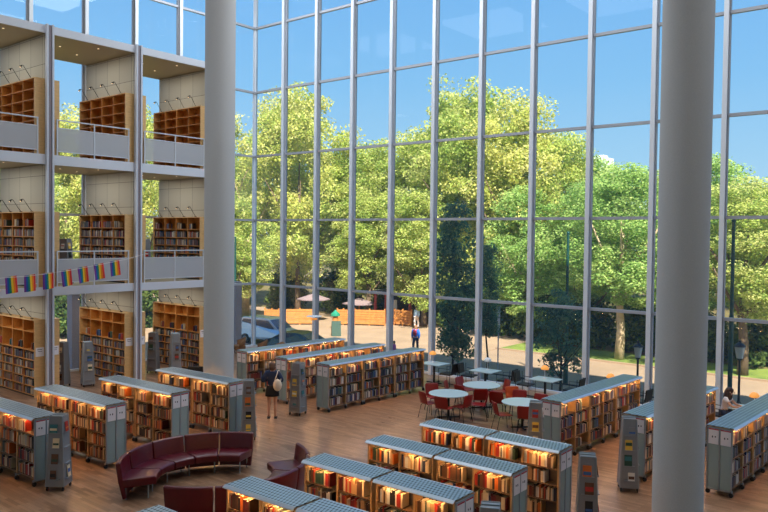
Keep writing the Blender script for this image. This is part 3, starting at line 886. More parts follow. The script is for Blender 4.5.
def stand_person(loc, rz, label, top, bottom, hair, scale=1., skirt=False, hands='front', long_hair=False, walk=0.):
    t = thing('person', label, 'person', loc, rz); t.scale = (scale,)*3
    J = {'pelvis':((0,0,.92),(.135,.10)), 'spine':((0,.0,1.08),(.115,.085)), 'chest':((0,-.01,1.27),(.135,.095)), 'neck0':((0,-.01,1.41),(.055,.055)), 'neck':((0,.0,1.47),(.048,.05)), 'head':((0,.02,1.56),(.078,.09)), 'crown':((0,.015,1.625),(.062,.075))}
    E = [('pelvis','spine'),('spine','chest'),('chest','neck0'),('neck0','neck'),('neck','head'),('head','crown')]
    for s, sd in ((-1,'l'),(1,'r')):
        w = s*walk
        J[sd+'sh'] = ((s*.165,-.01,1.36),.056)
        if hands == 'front':
            J[sd+'el'] = ((s*.285,-.05,1.12),.043); J[sd+'wrist'] = ((s*.13,.19,1.13),.027)
        else:
            J[sd+'el'] = ((s*.225,-.03-w*.4,1.09),.042); J[sd+'wrist'] = ((s*.235,.05-w*.6,.86),.027)
        J[sd+'hip'] = ((s*.09,0,.86),(.088,.09)); J[sd+'kn'] = ((s*.095,.02+w,.47),.056); J[sd+'calf'] = ((s*.095,-.01+w*.9,.33),.053); J[sd+'an'] = ((s*.095,-.02+w*.8,.08),.034)
        J[sd+'he'] = ((s*.095,-.03+w*.8,.04),.034); J[sd+'to'] = ((s*.105,.13+w*.8,.03),.026)
        E += [('chest',sd+'sh'),(sd+'sh',sd+'el'),(sd+'el',sd+'wrist'),('pelvis',sd+'hip'),(sd+'hip',sd+'kn'),(sd+'kn',sd+'calf'),(sd+'calf',sd+'an'),(sd+'an',sd+'he'),(sd+'an',sd+'to')]
        if hands == 'front': add_hand(J,E,sd,J[sd+'wrist'][0],(-s*.6,.7,.3),(0,.3,-1))
        else: add_hand(J,E,sd,J[sd+'wrist'][0],(0,.1,-1),(0,1,0))
    skin_mesh('body', J, E, 'skin', t)
    face(t, (0,.02,1.56), 0)
    K = {'pelvis':((0,0,.93),(.16,.125)), 'spine':((0,0,1.08),(.145,.115)), 'chest':((0,-.01,1.27),(.165,.125)), 'neck0':((0,-.005,1.395),(.075,.075))}
    F = [('pelvis','spine'),('spine','chest'),('chest','neck0')]
    for s, sd in ((-1,'l'),(1,'r')):
        for j in ('sh','el'): K[sd+j] = (J[sd+j][0], J[sd+j][1]+.04)
        wv = Vector(J[sd+'wrist'][0]); ev = Vector(J[sd+'el'][0]); K[sd+'wrist'] = (ev+(wv-ev)*.9, .043)
        F += [('chest',sd+'sh'),(sd+'sh',sd+'el'),(sd+'el',sd+'wrist')]
    skin_mesh('jacket', K, F, top, t)
    if skirt:
        o = MB().lathe([(.12,1.0),(.165,.97),(.19,.86),(.203,.76),(.21,.67),(.20,.67),(.19,.78)], 24, sx=1.0, sy=.78).build('skirt', bottom, t, smooth=True)
        for sd in 'lr':
            x = J[sd+'to'][0]; m = MB(); m.box(x[0]-.045,x[0]+.045,x[1]-.19,x[1]+.05,0,.018); m.tube([(x[0]-.04,x[1]-.03,.015),(x[0],x[1]-.03,.06),(x[0]+.04,x[1]-.03,.015)], .008, 6)
            m.build('sandal','black',t)
    else:
        K = {'pelvis':((0,0,.93),(.148,.115))}; F = []
        for sd in 'lr':
            for j, a in (('hip',.016),('kn',.022),('calf',.022),('an',.022)):
                r = J[sd+j][1]; K[sd+j] = (J[sd+j][0], (r[0]+a, r[1]+a) if isinstance(r, tuple) else r+a)
            F += [('pelvis',sd+'hip'),(sd+'hip',sd+'kn'),(sd+'kn',sd+'calf'),(sd+'calf',sd+'an')]
        skin_mesh('trousers', K, F, bottom, t)
        for sd in 'lr':
            x = J[sd+'to'][0]; o = MB().ball((x[0],x[1]-.07,.04), (.045,.135,.045), n=10).build('shoe','black',t,smooth=True)
    h = MB(); h.ball((0,-.008,1.595), (.096,.108,.098), n=16); h.ball((0,-.055,1.53), (.088,.07,.11 if not long_hair else .2), n=14)
    h.build('hair', hair, t, smooth=True)
    return t
stand_person((-16.65,15.06,0), R(44), 'woman seen from behind in navy jacket and short dark skirt', 'navy', 'black_cloth', 'hair_brown', 1.0, True, 'front')
# tote bag on her right shoulder
bag = thing('tote_bag', 'cream cloth tote bag hanging behind the standing woman', 'bag', (-16.65,15.06,0), R(44))
m = MB(); m.ball((.165,-.205,1.03), (.13,.062,.18), n=16); m.build('pouch', 'cream_cloth', bag, smooth=True)
MB().tube([(.08,-.20,1.16),(.13,-.165,1.30),(.17,-.07,1.44),(.20,.03,1.43),(.25,.01,1.28),(.26,-.16,1.15)], .012, 6).build('strap', 'cream_cloth', bag, smooth=True)

def seated_woman(loc, rz):
    t = thing('person', 'woman with long dark brown hair in rose top seated at window table', 'person', loc, rz)
    J = {'pelvis':((0,-.02,.56),(.14,.11)), 'spine':((0,.02,.72),(.115,.085)), 'chest':((0,.07,.90),(.13,.09)), 'neck0':((0,.10,1.03),(.05,.05)), 'neck':((0,.13,1.08),(.047,.05)), 'head':((0,.17,1.17),(.078,.088)), 'crown':((0,.165,1.235),(.062,.074))}
    E = [('pelvis','spine'),('spine','chest'),('chest','neck0'),('neck0','neck'),('neck','head'),('head','crown')]
    for s, sd in ((-1,'l'),(1,'r')):
        J[sd+'sh'] = ((s*.16,.07,.985),.053); J[sd+'el'] = ((s*.21,.25,.80),.041); J[sd+'wrist'] = ((s*.10,.46,.775),.026)
        J[sd+'hip'] = ((s*.09,.02,.545),.085); J[sd+'kn'] = ((s*.10,.42,.51),.058); J[sd+'calf'] = ((s*.10,.42,.34),.052); J[sd+'an'] = ((s*.10,.40,.09),.034); J[sd+'to'] = ((s*.105,.54,.03),.026)
        E += [('chest',sd+'sh'),(sd+'sh',sd+'el'),(sd+'el',sd+'wrist'),('pelvis',sd+'hip'),(sd+'hip',sd+'kn'),(sd+'kn',sd+'calf'),(sd+'calf',sd+'an'),(sd+'an',sd+'to')]
        add_hand(J,E,sd,J[sd+'wrist'][0],(-s*.35,1,0),(s*1,.3,0))
    skin_mesh('body', J, E, 'skin', t); face(t, (0,.17,1.17), 0)
    K = {'pelvis':((0,-.02,.58),(.155,.125)), 'spine':((0,.02,.72),(.135,.105)), 'chest':((0,.07,.90),(.15,.11)), 'neck0':((0,.09,1.0),(.085,.08))}; F = [('pelvis','spine'),('spine','chest'),('chest','neck0')]
    for sd in 'lr':
        K[sd+'sh'] = (J[sd+'sh'][0],.07); a, b = Vector(J[sd+'sh'][0]), Vector(J[sd+'el'][0]); K[sd+'sl'] = (a+(b-a)*.55,.058); F += [('chest',sd+'sh'),(sd+'sh',sd+'sl')]
    skin_mesh('top', K, F, 'rose_cloth', t)
    K = {'pelvis':((0,-.02,.555),(.15,.12))}; F = []
    for sd in 'lr':
        for j, r in (('hip',.1),('kn',.075),('calf',.068),('an',.055)): K[sd+j] = (J[sd+j][0], r)
        F += [('pelvis',sd+'hip'),(sd+'hip',sd+'kn'),(sd+'kn',sd+'calf'),(sd+'calf',sd+'an')]
    skin_mesh('trousers', K, F, 'jeans', t)
    for sd in 'lr':
        x = J[sd+'to'][0]; MB().ball((x[0],x[1]-.06,.04), (.045,.13,.04), n=10).build('shoe','black',t,smooth=True)
    h = MB(); h.ball((0,.135,1.205), (.10,.112,.105), n=16); h.ball((0,.075,1.10), (.098,.085,.17), n=14); h.ball((.075,.14,1.06), (.045,.06,.15), n=12); h.ball((-.075,.14,1.06), (.045,.06,.15), n=12); h.ball((0,.03,.98), (.11,.06,.16), n=12)
    h.build('hair','hair_dark',t,smooth=True)
seated_woman((-5.95,22.72,-.02), R(-90))

# ------------------------------------------------------------------ outside: ground
struct(MB().box(-120, 60, -40, 33.6, GZ-.2, GZ-.0).build('pavement', 'paving'))
struct(MB().box(-120, -24, 33.6, 48, GZ-.2, GZ).build('square_pavement', 'paving'))
struct(MB().box(-24, 60, 33.6, 40.6, GZ-.22, GZ-.02).build('road', 'road_surface'))
struct(MB().box(-24, 60, 40.6, 44.2, GZ-.2, GZ+.04).build('lawn', 'lawn'))
struct(MB().box(-24, 60, 44.2, 48, GZ-.2, GZ+.05).build('park_ground', 'soil'))
struct(MB().box(-300, 200, 48, 320, GZ-.2, GZ+.05).build('park_field', 'soil'))
struct(MB().box(-24.15, 60, 40.45, 40.6, GZ-.2, GZ+.08).build('kerb', 'paving'))

# trees
LEAFT = {'yellow':[(206,204,116),(190,196,104),(166,182,92),(216,212,140)], 'olive':[(190,198,112),(172,188,98),(150,172,88),(204,206,132)], 'green':[(168,194,114),(148,180,98),(184,202,124),(132,166,90)], 'dark':[(106,150,120),(90,134,112),(128,166,122),(78,120,100)], 'hedge':[(90,112,62),(76,98,54),(108,126,66),(62,84,48)]}
def leaf_cloud(rs, clumps, per, size, cols, flat=.6):
    """leaf mesh from clumps [(centre, radius)]"""
    n = len(clumps)*per
    C = np.repeat(np.array([c for c, r in clumps]), per, 0); Rr = np.repeat(np.array([r for c, r in clumps]), per)
    d = rs.normal(size=(n,3)); d /= np.linalg.norm(d, axis=1)[:,None]
    rad = Rr*rs.uniform(.35,1.05,n)**.6
    P = C+d*rad[:,None]*np.array([1,1,.8])
    nrm = d*.7+rs.normal(size=(n,3))*.6+np.array([0,0,.35]); nrm /= np.linalg.norm(nrm, axis=1)[:,None]
    t = np.cross(nrm, rs.normal(size=(n,3))); t /= np.linalg.norm(t, axis=1)[:,None]+1e-9; b = np.cross(nrm, t)
    s = size*rs.uniform(.6,1.25,n)[:,None]
    V = np.stack([P-t*s*.5, P+b*s*flat*.5+nrm*s*.08, P+t*s*.5, P-b*s*flat*.5+nrm*s*.08], 1).reshape(-1,3)
    cc = np.array([lin(c) for c in cols]); ci = rs.integers(0,len(cols),len(clumps)); cl_ = np.repeat(ci, per); ra = rs.random(n) < .4
    cl_ = np.where(ra, rs.integers(0,len(cols),n), cl_); colr = cc[cl_]*rs.uniform(.9,1.3,(n,1))
    return V, colr
def leaf_mesh(name, V, colr):
    n = len(V)//4
    me = bpy.data.meshes.new(name); me.vertices.add(len(V)); me.vertices.foreach_set('co', V.astype(np.float32).ravel())
    me.loops.add(n*4); me.loops.foreach_set('vertex_index', np.arange(n*4, dtype=np.int32))
    me.polygons.add(n); me.polygons.foreach_set('loop_start', np.arange(0,n*4,4,dtype=np.int32))
    me.update(calc_edges=True); me.validate()
    a = me.attributes.new('Col','FLOAT_COLOR','FACE'); a.data.foreach_set('color', np.c_[np.clip(colr,0,1), np.ones(n)].astype(np.float32).ravel())
    me.materials.append(MATS['leaf'])
    return me
def crown(seed, rx, z0, z1, kind, ncl, per, size, crad=(.9,1.5), lobes=11):
    rs = np.random.default_rng(seed); cl_ = []
    H = z1-z0; LB = []
    for k in range(lobes):
        f = (k+.5)/lobes; zz = z0+H*(.12+.76*f); a = k*2.4+rs.uniform(-.4,.4)
        wr = math.sin(PI*(.16+.72*f))**.8
        rr = rx*rs.uniform(.36,.52)*(.75+.35*wr)
        dd = max(0., rx*wr-rr)*rs.uniform(.75,1.05)
        LB.append((dd*math.cos(a), dd*math.sin(a), zz, rr))
    while len(cl_) < ncl:
        lb = LB[rs.integers(0,lobes)]
        u = rs.normal(size=3); u /= np.linalg.norm(u)
        q = rs.uniform(.45,1.)
        r = rs.uniform(*crad)
        zc = lb[2]+u[2]*lb[3]*q*1.1
        cl_.append(((lb[0]+u[0]*lb[3]*q, lb[1]+u[1]*lb[3]*q, min(max(zc,z0+r*.6),z1-r*.6)), r))
    V, c = leaf_cloud(rs, cl_, per, size, LEAFT[kind])
    return leaf_mesh('crown', V, c), cl_
def tree(x, y, ztop, rx, label, group, kind, zlow, mesh, bark='bark', tr=.25, ref=None, z0=GZ, name='tree'):
    """mesh: (crown mesh for unit z-range 0..1 tree of height Href, radius Rref)"""
    t = thing(name, label, 'tree', (x,y,z0), rnd.uniform(0,6.28), group)
    me, Rr, za, zb = mesh
    o = bpy.data.objects.new('crown', me); COL.objects.link(o); o.parent = t
    sz = (ztop-z0-zlow)/(zb-za); o.scale = (rx/Rr, rx/Rr, sz); o.location = (0,0,zlow-za*sz)
    m = MB(); H = zlow+(ztop-z0-zlow)*.6
    m.tube([(0,0,0),(.06,.03,zlow*.6),(-.05,.08,zlow+.5),(.1,-.05,H)], [tr*1.25,tr,tr*.8,tr*.2], 10)
    for k in range(6):
        a = k*1.05+rnd.random(); zz = zlow*.8+rnd.uniform(0,.45)*(H-zlow*.5)
        m.tube([(0,0,zz),(rx*.3*math.cos(a),rx*.3*math.sin(a),zz+rx*.35),(rx*.62*math.cos(a),rx*.62*math.sin(a),zz+rx*.8)], [tr*.5,tr*.33,tr*.12], 6)
    m.build('trunk', bark, t, smooth=True)
    return t
CM = {}
def cm(key, seed, kind, ncl=250, per=150, size=.225, R_=5., za=2., zb=16., crad=(.55,1.15), lobes=11):
    me, _ = crown(seed, R_, za, zb, kind, ncl, per, size, crad, lobes); CM[key] = (me, R_, za, zb)
cm('y1', 1, 'yellow'); cm('y2', 2, 'olive'); cm('g1', 3, 'green'); cm('y3', 4, 'yellow'); cm('o2', 5, 'olive')
G = 'broad trees beyond the street'
TR = [ # x, y, ztop, rx, kind, crown bottom, label
 (-47.6,46,18.9,6.0,'y1',3.0,'tall yellow-green tree behind the timber cafe fence'),
 (-54.5,51,20.0,6.0,'y3',3,'tall yellow-green tree farther back behind the cafe'),
 (-43.5,49.5,14.2,5.6,'o2',3.0,'shorter olive-green tree behind the cafe parasols'),
 (-38.5,51,14.6,5.6,'y2',2.8,'olive-green tree behind the small kiosk'),
 (-38.0,55.5,18.3,5.4,'y1',3.0,'tall yellow-green tree rising behind the kiosk tree'),
 (-32.6,50,18.0,6.0,'y2',2.6,'tallest olive tree at centre behind the walkers'),
 (-27.6,49,16.6,5.4,'y3',2.6,'tall yellow-green tree behind the narrow dark tree'),
 (-24.6,50.5,13.9,4.3,'o2',2.2,'olive tree between the tall one and the bright green one'),
 (-16.7,41.8,9.75,4.5,'g1',2.9,'bright green rounded tree behind the lantern post'),
 (-14.6,49,10.8,4.8,'g1',2.2,'bright green tree half behind the round column'),
 (-10.0,41.4,8.7,4.0,'y2',2.8,'olive tree behind the tall green pole'),
 (-6.8,47.5,10.2,4.8,'y3',2.0,'yellow-green tree at the edge beyond the seated woman'),
 (-34.2,46.5,9.4,4.6,'o2',1.4,'low olive tree shading the walkers'),
 (-40.2,47.0,9.2,4.4,'y2',1.9,'low yellow-green tree over the cafe kiosk'),
 (-25.0,46.2,9.0,4.4,'g1',1.4,'low bright green tree behind the parking sign'),
 (-21.0,46.5,9.6,4.2,'g1',1.6,'green tree above the sunny verge'),
 (-57.0,44,14.5,5.2,'y2',2.4,'olive tree beyond the silver car'),
 (-52.0,27.0,14.6,5.0,'y3',1.6,'yellow-green tree seen through the middle gallery bay'),
 (-53.0,34.0,15.8,5.2,'y1',1.6,'yellow-green tree seen through the gallery bay by the column'),
 (-50.0,21.5,13.0,4.8,'o2',1.2,'olive tree seen low through the middle bay'),
 (-47.5,38.8,9.2,4.2,'o2',1.4,'olive tree beside the silver car'),
]
for k, (x, y, zt, rx, kd, zl, lab) in enumerate(TR):
    tree(x, y, zt, rx, lab, G, kd, zl+.0, CM[kd], 'bark_pale' if k in (8,14) else 'bark', .24)
# the open pale-barked plane tree in the glass corner
rs = np.random.default_rng(77)
t = thing('tree', 'open tree with pale twisting trunk by the glass corner', 'tree', (-49.6,41.7,GZ), 0, None)
b = MB(); brs = []
def br(p, d, ln, r, dep):
    p = Vector(p); d = Vector(d).normalized(); pts = [p]; rr = [r]
    for q in range(3):
        d = (d+Vector(rs.normal(size=3))*.18).normalized(); p = p+d*ln/3; pts.append(p); rr.append(r*(1-.16*(q+1)))
        if dep < 3: brs.append(p)
    b.tube(pts, rr, 7)
    if dep == 0: return
    for k in range(3):
        br(p, d+Vector(rs.normal(size=3))*Vector((.75,.75,.4))*.9+Vector((0,0,.35)), ln*.74, rr[-1]*.78, dep-1)
br((0,0,0), (.12,0,1), 6.2, .36, 4)
b.build('trunk', 'bark_pale', t, smooth=True)
print('open tree', len(brs), max(p.z for p in brs), max(abs(p.x) for p in brs))
V, c = leaf_cloud(rs, [((p.x,p.y,p.z), rs.uniform(.5,.95)) for p in brs], 40, .25, LEAFT['yellow'])
o = bpy.data.objects.new('crown', leaf_mesh('crown', V, c)); COL.objects.link(o); o.parent = t
# narrow dark street trees close to the glass
cm('d1', 11, 'dark', 120, 60, .17, 1.15, 0., 8., (.25,.5), 18); cm('d2', 12, 'dark', 64, 60, .16, 1.5, 0., 4., (.25,.5), 14)
tree(-19.85, 29.5, 7.9, 1.3, 'narrow dark green street tree close to the glass', 'young street trees by the windows', 'dark', .45, CM['d1'], 'bark_dark', .07)
tree(-14.4, 29.5, 3.3, 1.55, 'small dark street tree behind the table with orange lamp', 'young street trees by the windows', 'dark', 1.1, CM['d2'], 'bark_dark', .06)
tree(-19.25, 31.5, 5.6, .8, 'dark slim street tree just behind the narrow dark one', 'young street trees by the windows', 'dark', 1.7, CM['d1'], 'bark_dark', .05)
# hedge bushes in the shade under the trees
cm('h1', 21, 'hedge', 60, 110, .3, 2.4, 0., 3., (.6,1.0)); cm('h2', 22, 'hedge', 60, 110, .3, 2.4, 0., 3., (.6,1.0))
for k, (x, y, h) in enumerate([(-41.5,51.5,3.4),(-36.8,51.6,3.4),(-31.5,48.0,3.2),(-28,46.9,3.4),(-24.2,46.3,3.2),(-20.6,46.0,3.0),(-17,45.6,3.1),(-13.6,45.6,2.8),(-10.2,45.6,2.6),(-46,50,3.6),(-51,48,3.6),(-56,40,3.4),(-49,31,3.2),(-48.5,24.5,3.2)]):
    t = thing('bush', f'dense dark bush under the trees, {ORD[k]} from the cafe end' if k < 9 else f'dense dark bush behind the parking area, {ORD[k-9]} from the cafe', 'bush', (x,y,GZ), rnd.uniform(0,6), 'shaded bushes under the trees')
    o = bpy.data.objects.new('foliage', CM['h1' if k%2 else 'h2'][0]); COL.objects.link(o); o.parent = t; o.scale = (1.05,.9,h/3.)
    MB().tube([(0,0,0),(.1,0,.5),(0,.1,h*.5)], [.1,.08,.03], 6).build('stem','bark_dark',t)
# distant tree belt
for k, (x, y, h, r) in enumerate([(-84,70,17,8),(-72,78,17,8),(-62,74,16,8),(-52,80,17,8),(-44,78,16,8),(-35,82,15,8),(-26,80,13,8),(-17,82,12,8),(-8,78,12,8),(2,80,12,8),(-92,52,16,8),(-90,36,16,8),(-86,20,15,8)]):
    tree(x, y, h, r, f'distant broad tree in the belt behind the park, {ORD[k]} counted from the cafe' if k < 10 else f'distant broad tree beyond the left facade, {ORD[k-10]} from the park', 'distant tree belt', 'olive', .5, CM[['y2','o2','g1'][k%3]], 'bark', .3)

# white tower block far away
t = thing('tower_block', 'white flat-roofed tower block peeking above the trees', 'building', (-85.7,200,GZ))
MB().box(-1.9,1.9,-3,3,0,29.3).build('wall', 'tower_white', t); MB().box(-.9,.7,-1.4,1.4,29.3,30.1).build('roof_hut', 'tower_white', t)
for q, z in enumerate((27.6,25.0,22.4)):
    for x in (-1,1): MB().box(x-.5,x+.5,-3.04,-2.98,z-.6,z+.6).build('window', 'tower_window', t)

# lamp posts, poles, sign, handrail
def lantern_post(x, y, h, lab):
    t = thing('street_lantern', lab, 'street lamp', (x,y,GZ), 0, 'old-style street lanterns')
    MB().lathe([(.14,0),(.14,.5),(.07,.62),(.05,.7),(.042,h-.75)], 14).build('post', 'black_metal', t)
    MB().lathe([(.05,h-.75),(.11,h-.70),(.12,h-.66)], 12).build('collar','black_metal',t)
    MB().lathe([(.12,h-.66),(.2,h-.2)], 8).build('lantern_glass','lantern_glass',t)
    MB().lathe([(.24,h-.2),(.22,h-.16),(.1,h-.05),(.05,h-.03),(.05,h+.02),(.015,h+.1)], 12).build('cap','black_metal',t)
lantern_post(-11.95, 32.0, 2.5, 'black street lantern standing beyond the long row by the round tables')
lantern_post(-7.72, 31.5, 3.0, 'black street lantern beside the tall green pole')
def green_pole(x, y, zt, lab):
    t = thing('tall_pole', lab, 'pole', (x,y,GZ), 0, 'tall green street poles')
    MB().lathe([(.12,0),(.12,.9),(.085,1.0),(.085,4.2),(.07,4.25),(.06,zt-GZ)], 12).build('shaft','pole_green',t)
    MB().ball((0,0,zt-GZ+.03), .08, n=10).build('finial','pole_green',t,smooth=True)
green_pole(-15.8, 33.0, 5.7, 'tall green pole rising behind the small street tree')
green_pole(-7.42, 29.0, 6.15, 'tall dark green pole rising above the seated woman')
green_pole(-44.6, 36.5, 5.2, 'green pole behind the silver car')
t = thing('parking_sign', 'grey parking sign on slim post at the roadside', 'sign', (-20.3,34.3,GZ), R(-32))
MB().tube([(0,0,0),(0,0,3.35)], .035, 8).build('post','sign_grey',t)
MB().box(-.19,.19,-.03,.0,2.2,3.3).build('panel','sign_grey',t); MB().box(-.15,.15,-.034,-.03,2.75,3.2).build('face','lamp_white',t)
t = thing('handrail', 'dark low handrail along the pavement outside the glass', 'railing', (0,28.0,GZ))
MB().tube([(-18,0,1.05),(-6,0,1.05)], .03, 8).build('rail','black_metal',t)
for x in (-18,-16,-14,-12,-10,-8,-6): MB().tube([(x,0,0),(x,0,1.05)], .025, 8).build('post','black_metal',t)
struct(MB().box(-29.15,-28.75,15.2,15.55,GZ,3.15).build('column','gallery_steel_dark')); struct(MB().box(-29.2,-28.75,23.55,23.95,GZ,3.15).build('column','gallery_steel_dark'))

# cars
def car(x, y, rz, lab, paint, van):
    t = thing('car', lab, 'car', (x,y,GZ), rz, None)
    if van: prof = [(-2.1,.35),(2.05,.35),(2.15,.6),(2.05,.85),(1.25,1.05),(.55,1.62),(.2,1.7),(-1.6,1.7),(-2.0,1.45),(-2.15,.8)]; roof = 1.66
    else: prof = [(-2.1,.32),(2.1,.32),(2.2,.55),(2.1,.78),(1.1,.95),(.35,1.38),(-.1,1.44),(-1.0,1.42),(-1.7,1.05),(-2.1,.95),(-2.2,.6)]
    m = MB(); n = len(prof)
    vs = []
    for yy, k in ((-.86,0),(-.8,1),(.8,1),(.86,0)):
        for (a, z) in prof: vs.append((a, yy*(1 if z < 1.0 else (.84 if abs(yy) > .83 else .82)), z))
    fs = []
    for j in range(3):
        for i in range(n): fs.append((j*n+i,j*n+(i+1)%n,(j+1)*n+(i+1)%n,(j+1)*n+i))
    fs.append(tuple(range(n))[::-1]); fs.append(tuple(3*n+i for i in range(n)))
    bevel(m.add(vs, fs).build('body', paint, t), .04, 3)
    if van:
        ws = [(1.22,1.09),(.58,1.58)]; side = [(1.0,1.05),(.5,1.55),(-1.55,1.58),(-1.9,1.1)]; w = .68
    else:
        ws = [(1.06,.99),(.4,1.34)]; side = [(.85,.98),(.3,1.32),(-.95,1.36),(-1.5,1.02)]; w = .66
    (a, z), (c, d) = ws
    nx, nz = (d-z), (a-c); L = math.hypot(nx,nz); nx, nz = nx/L*.02, nz/L*.02
    MB().add([(a+nx,-w,z+nz),(a+nx,w,z+nz),(c+nx,w*.95,d+nz),(c+nx,-w*.95,d+nz),(a-nx,-w,z-nz),(a-nx,w,z-nz),(c-nx,w*.95,d-nz),(c-nx,-w*.95,d-nz)], [(0,1,2,3),(7,6,5,4),(0,4,5,1),(1,5,6,2),(2,6,7,3),(3,7,4,0)]).build('windscreen','car_glass',t)
    for s in (-1,1):
        MB().prism(side, 'y', s*.735-.02 if s > 0 else -.74, s*.735+.005 if s > 0 else -.715).build('side_window','car_glass',t)
        for x in (-1.3,1.35):
            wv = MB(); wv.tube([(x,s*.74,.32),(x,s*.9,.32)], .32, 20); wb = wv.build('wheel','rubber',t); MB().tube([(x,s*.89,.32),(x,s*.91,.32)], .19, 14).build('hubcap','hub',wb)
        MB().ball((2.06,s*.62,.72), (.1,.16,.09), n=10).build('headlight','headlight',t,smooth=True)
car(-35.9, 32.2, R(8), 'silver people carrier parked outside the glass corner', 'car_silver', True)
car(-30.6, 30.0, R(12), 'dark green-grey car roof showing above the corner bookcases', 'car_dark', False)

# cafe
def fence(x, y, L, rz, lab):
    t = thing('timber_fence', lab, 'fence', (x,y,GZ), rz, 'timber cafe fences')
    m = MB()
    for k in range(6): m.box(0,L,-.03,.0,.1+k*.19,.1+k*.19+.17)
    m.build('boards','cafe_wood',t)
    for xx in (0, L/2, L): MB().box(xx-.05,xx+.05,0,.1,0,1.32).build('post','cafe_wood',t)
fence(-43.6,38.6,1.2,R(20),'short orange timber fence section behind the silver car')
fence(-42.7,39.6,2.7,R(44),'orange timber fence section under the left parasol')
fence(-39.6,42.5,1.0,R(30),'short orange timber fence section behind the green-topped bin')
fence(-38.6,43.4,2.4,R(28),'orange timber fence section before the red kiosk')
fence(-36.4,45.6,1.6,R(4),'orange timber fence section farthest toward the walkers')
def parasol(x, y, zt, r, lab):
    t = thing('parasol', lab, 'parasol', (x,y,GZ), 0, 'cafe parasols')
    h = zt-GZ
    MB().lathe([(.3,0),(.3,.08),(.05,.1)], 14).build('base','kiosk_dark',t); MB().tube([(0,0,.08),(0,0,h)], .04, 8).build('pole','cafe_wood',t)
    MB().lathe([(r,h-.5),(r,h-.42),(.06,h)], 8).build('canopy','parasol_cloth',t)
parasol(-42.9,43.2,.72,1.35,'pale pink parasol over the left cafe seats')
parasol(-40.4,46.0,.35,1.4,'pale pink parasol beside the red kiosk')
t = thing('cafe_kiosk', 'dark-roofed cafe kiosk with red side and white awning sheet', 'kiosk', (-36.7,47.4,GZ), R(8))
MB().box(-2.4,2.4,-1.2,1.2,2.35,2.6).build('roof','kiosk_dark',t); MB().box(-2.2,2.2,.6,1.0,0,2.35).build('wall','kiosk_dark',t)
for x in (-2.2,-1.2,1.0,2.2): MB().box(x-.09,x+.09,-1.1,-.92,0,2.35).build('post','kiosk_red',t)
MB().box(-1.1,-.2,-1.0,-.95,.5,1.9).build('awning_sheet','canvas_white',t); MB().box(-2.0,.6,-.9,-.4,0,1.0).build('counter','kiosk_red',t)
t = thing('sandwich_board', 'dark chalkboard sandwich sign standing on the square', 'sign', (-35.3,37.8,GZ), R(50))
for s in (-1,1): MB().box(-.32,.32,-.02,.02,.0,1.05,0,None,Matrix.Translation((0,s*.2,0)) @ Matrix.Rotation(R(s*10),4,'X')).build('panel','chalkboard',t)
t = thing('litter_bin', 'litter bin with green cap before the cafe fence', 'bin', (-38.2,40.8,GZ))
MB().lathe([(.2,0),(.22,.9)], 14).build('body','cafe_wood',t); MB().lathe([(.36,.95),(.34,1.1),(.12,1.3),(.04,1.4)], 14).build('cap','green_cap',t)
# people outside
stand_person((-26.75,35.6,GZ), R(200), 'walker outside in blue jacket with red front', 'blue_cloth', 'jeans', 'hair_fair', 1.0, False, 'down', walk=.12)
stand_person((-33.9,45.2,GZ), R(180), 'far walker in pale blue top in the tree shade', 'sky_cloth', 'rose_cloth', 'hair_brown', .98, False, 'down', walk=.1)
stand_person((-26.0,32.6,GZ), R(150), 'small child in pink outside the glass', 'pink_cloth', 'pink_cloth', 'hair_dark', .66, False, 'down')
bp = thing('backpack', 'red front carrier worn by the walker in blue jacket', 'bag', (-26.75,35.6,GZ), R(200))
MB().ball((0,.15,1.22), (.13,.075,.19), n=14).build('pouch','red_cloth',bp,smooth=True)
for s in (-1,1): MB().tube([(s*.08,.16,1.36),(s*.10,.08,1.44),(s*.11,-.06,1.43)], .02, 6).build('strap','red_cloth',bp)

# ------------------------------------------------------------------ light
w = bpy.data.worlds.new('World'); S.world = w; w.use_nodes = True
N = w.node_tree.nodes; L = w.node_tree.links; bg = N['Background']
tc = N.new('ShaderNodeTexCoord'); sp = N.new('ShaderNodeSeparateXYZ'); rp = N.new('ShaderNodeValToRGB')
L.new(tc.outputs['Generated'], sp.inputs[0]); L.new(sp.outputs['Z'], rp.inputs[0]); L.new(rp.outputs[0], bg.inputs[0])
els = rp.color_ramp.elements
els[0].position = 0.; els[0].color = (*lin((196,230,252)),1); els[1].position = 1.; els[1].color = (*lin((70,140,228)),1)
for p, c in ((.1,(166,216,252)), (.2,(140,202,252)), (.36,(116,184,250))):
    e = els.new(p); e.color = (*lin(c),1)
bg.inputs[1].default_value = .98
sun = bpy.data.lights.new('sun','SUN'); sun.energy = 12.; sun.angle = R(.6); sun.color = (1,.93,.8)
so = bpy.data.objects.new('sun', sun); COL.objects.link(so)
d = Vector((.50,-.43,.76)).normalized(); so.rotation_euler = d.to_track_quat('Z','Y').to_euler()
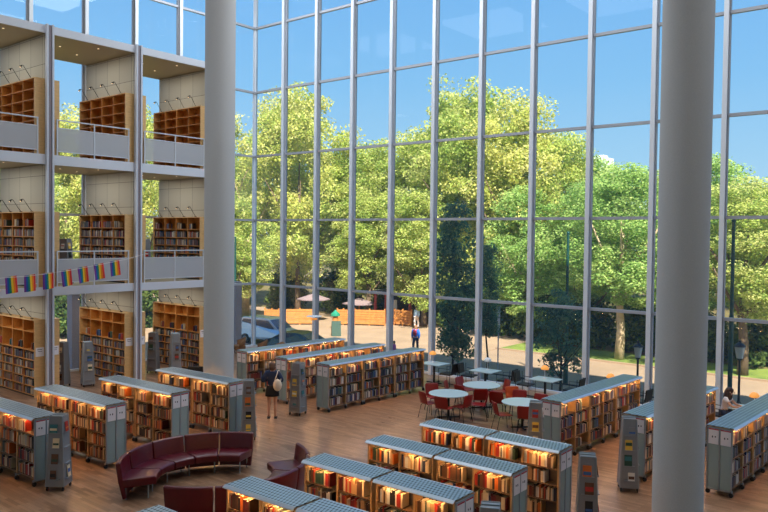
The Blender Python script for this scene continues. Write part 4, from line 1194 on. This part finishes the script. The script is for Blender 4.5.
for bi, y in enumerate([8.76]+WY):
    for li in range(3):
        a = bpy.data.lights.new('gallery_downlighting','AREA'); a.shape = 'RECTANGLE'; a.size = 2.6; a.size_y = 1.8; a.energy = 40.; a.color = (1.,.95,.84)
        ao = bpy.data.objects.new('gallery_downlighting', a); COL.objects.link(ao); ao.location = (-26.1, y-1.65, SLABS[li][0]-.03)
# unseen fill lights added under the ceiling to brighten the hall
for ix in range(4):
    for iy, (yy, en) in enumerate([(9., 200.), (19.5, 640.)]):
        a = bpy.data.lights.new('ceiling_fill','AREA'); a.shape = 'SQUARE'; a.size = 5.; a.energy = en*(1.25 if ix < 2 else .8); a.color = (.86,.93,1.)
        ao = bpy.data.objects.new('ceiling_fill', a); COL.objects.link(ao); ao.location = (-24+ix*8, yy, ZC-.15)

# ------------------------------------------------------------------ camera
cam = bpy.data.cameras.new('camera'); co = bpy.data.objects.new('camera', cam); COL.objects.link(co)
cam.sensor_fit = 'HORIZONTAL'; cam.sensor_width = 36.; cam.lens = 36.*745.88/768.
cam.clip_end = 1000.; cam.clip_start = .1
yaw, pit, roll = -.6881529, -.027274988, .01182834
fw = Vector((math.sin(yaw)*math.cos(pit), math.cos(yaw)*math.cos(pit), math.sin(pit))); rt = Vector((math.cos(yaw), -math.sin(yaw), 0)); up = rt.cross(fw)
r2 = rt*math.cos(roll)+up*math.sin(roll); u2 = -rt*math.sin(roll)+up*math.cos(roll)
co.matrix_world = Matrix(((r2.x,u2.x,-fw.x,0),(r2.y,u2.y,-fw.y,0),(r2.z,u2.z,-fw.z,5.5),(0,0,0,1)))
S.camera = co
S.view_settings.view_transform = 'Standard'; S.view_settings.look = 'None'; S.view_settings.exposure = 0.; S.view_settings.gamma = 1.
S.view_settings.use_curve_mapping = False
cy = S.cycles
cy.max_bounces = 8; cy.diffuse_bounces = 4; cy.glossy_bounces = 3; cy.transmission_bounces = 4; cy.transparent_max_bounces = 24
cy.caustics_reflective = False; cy.caustics_refractive = False; cy.sample_clamp_indirect = 6.; cy.use_denoising = True
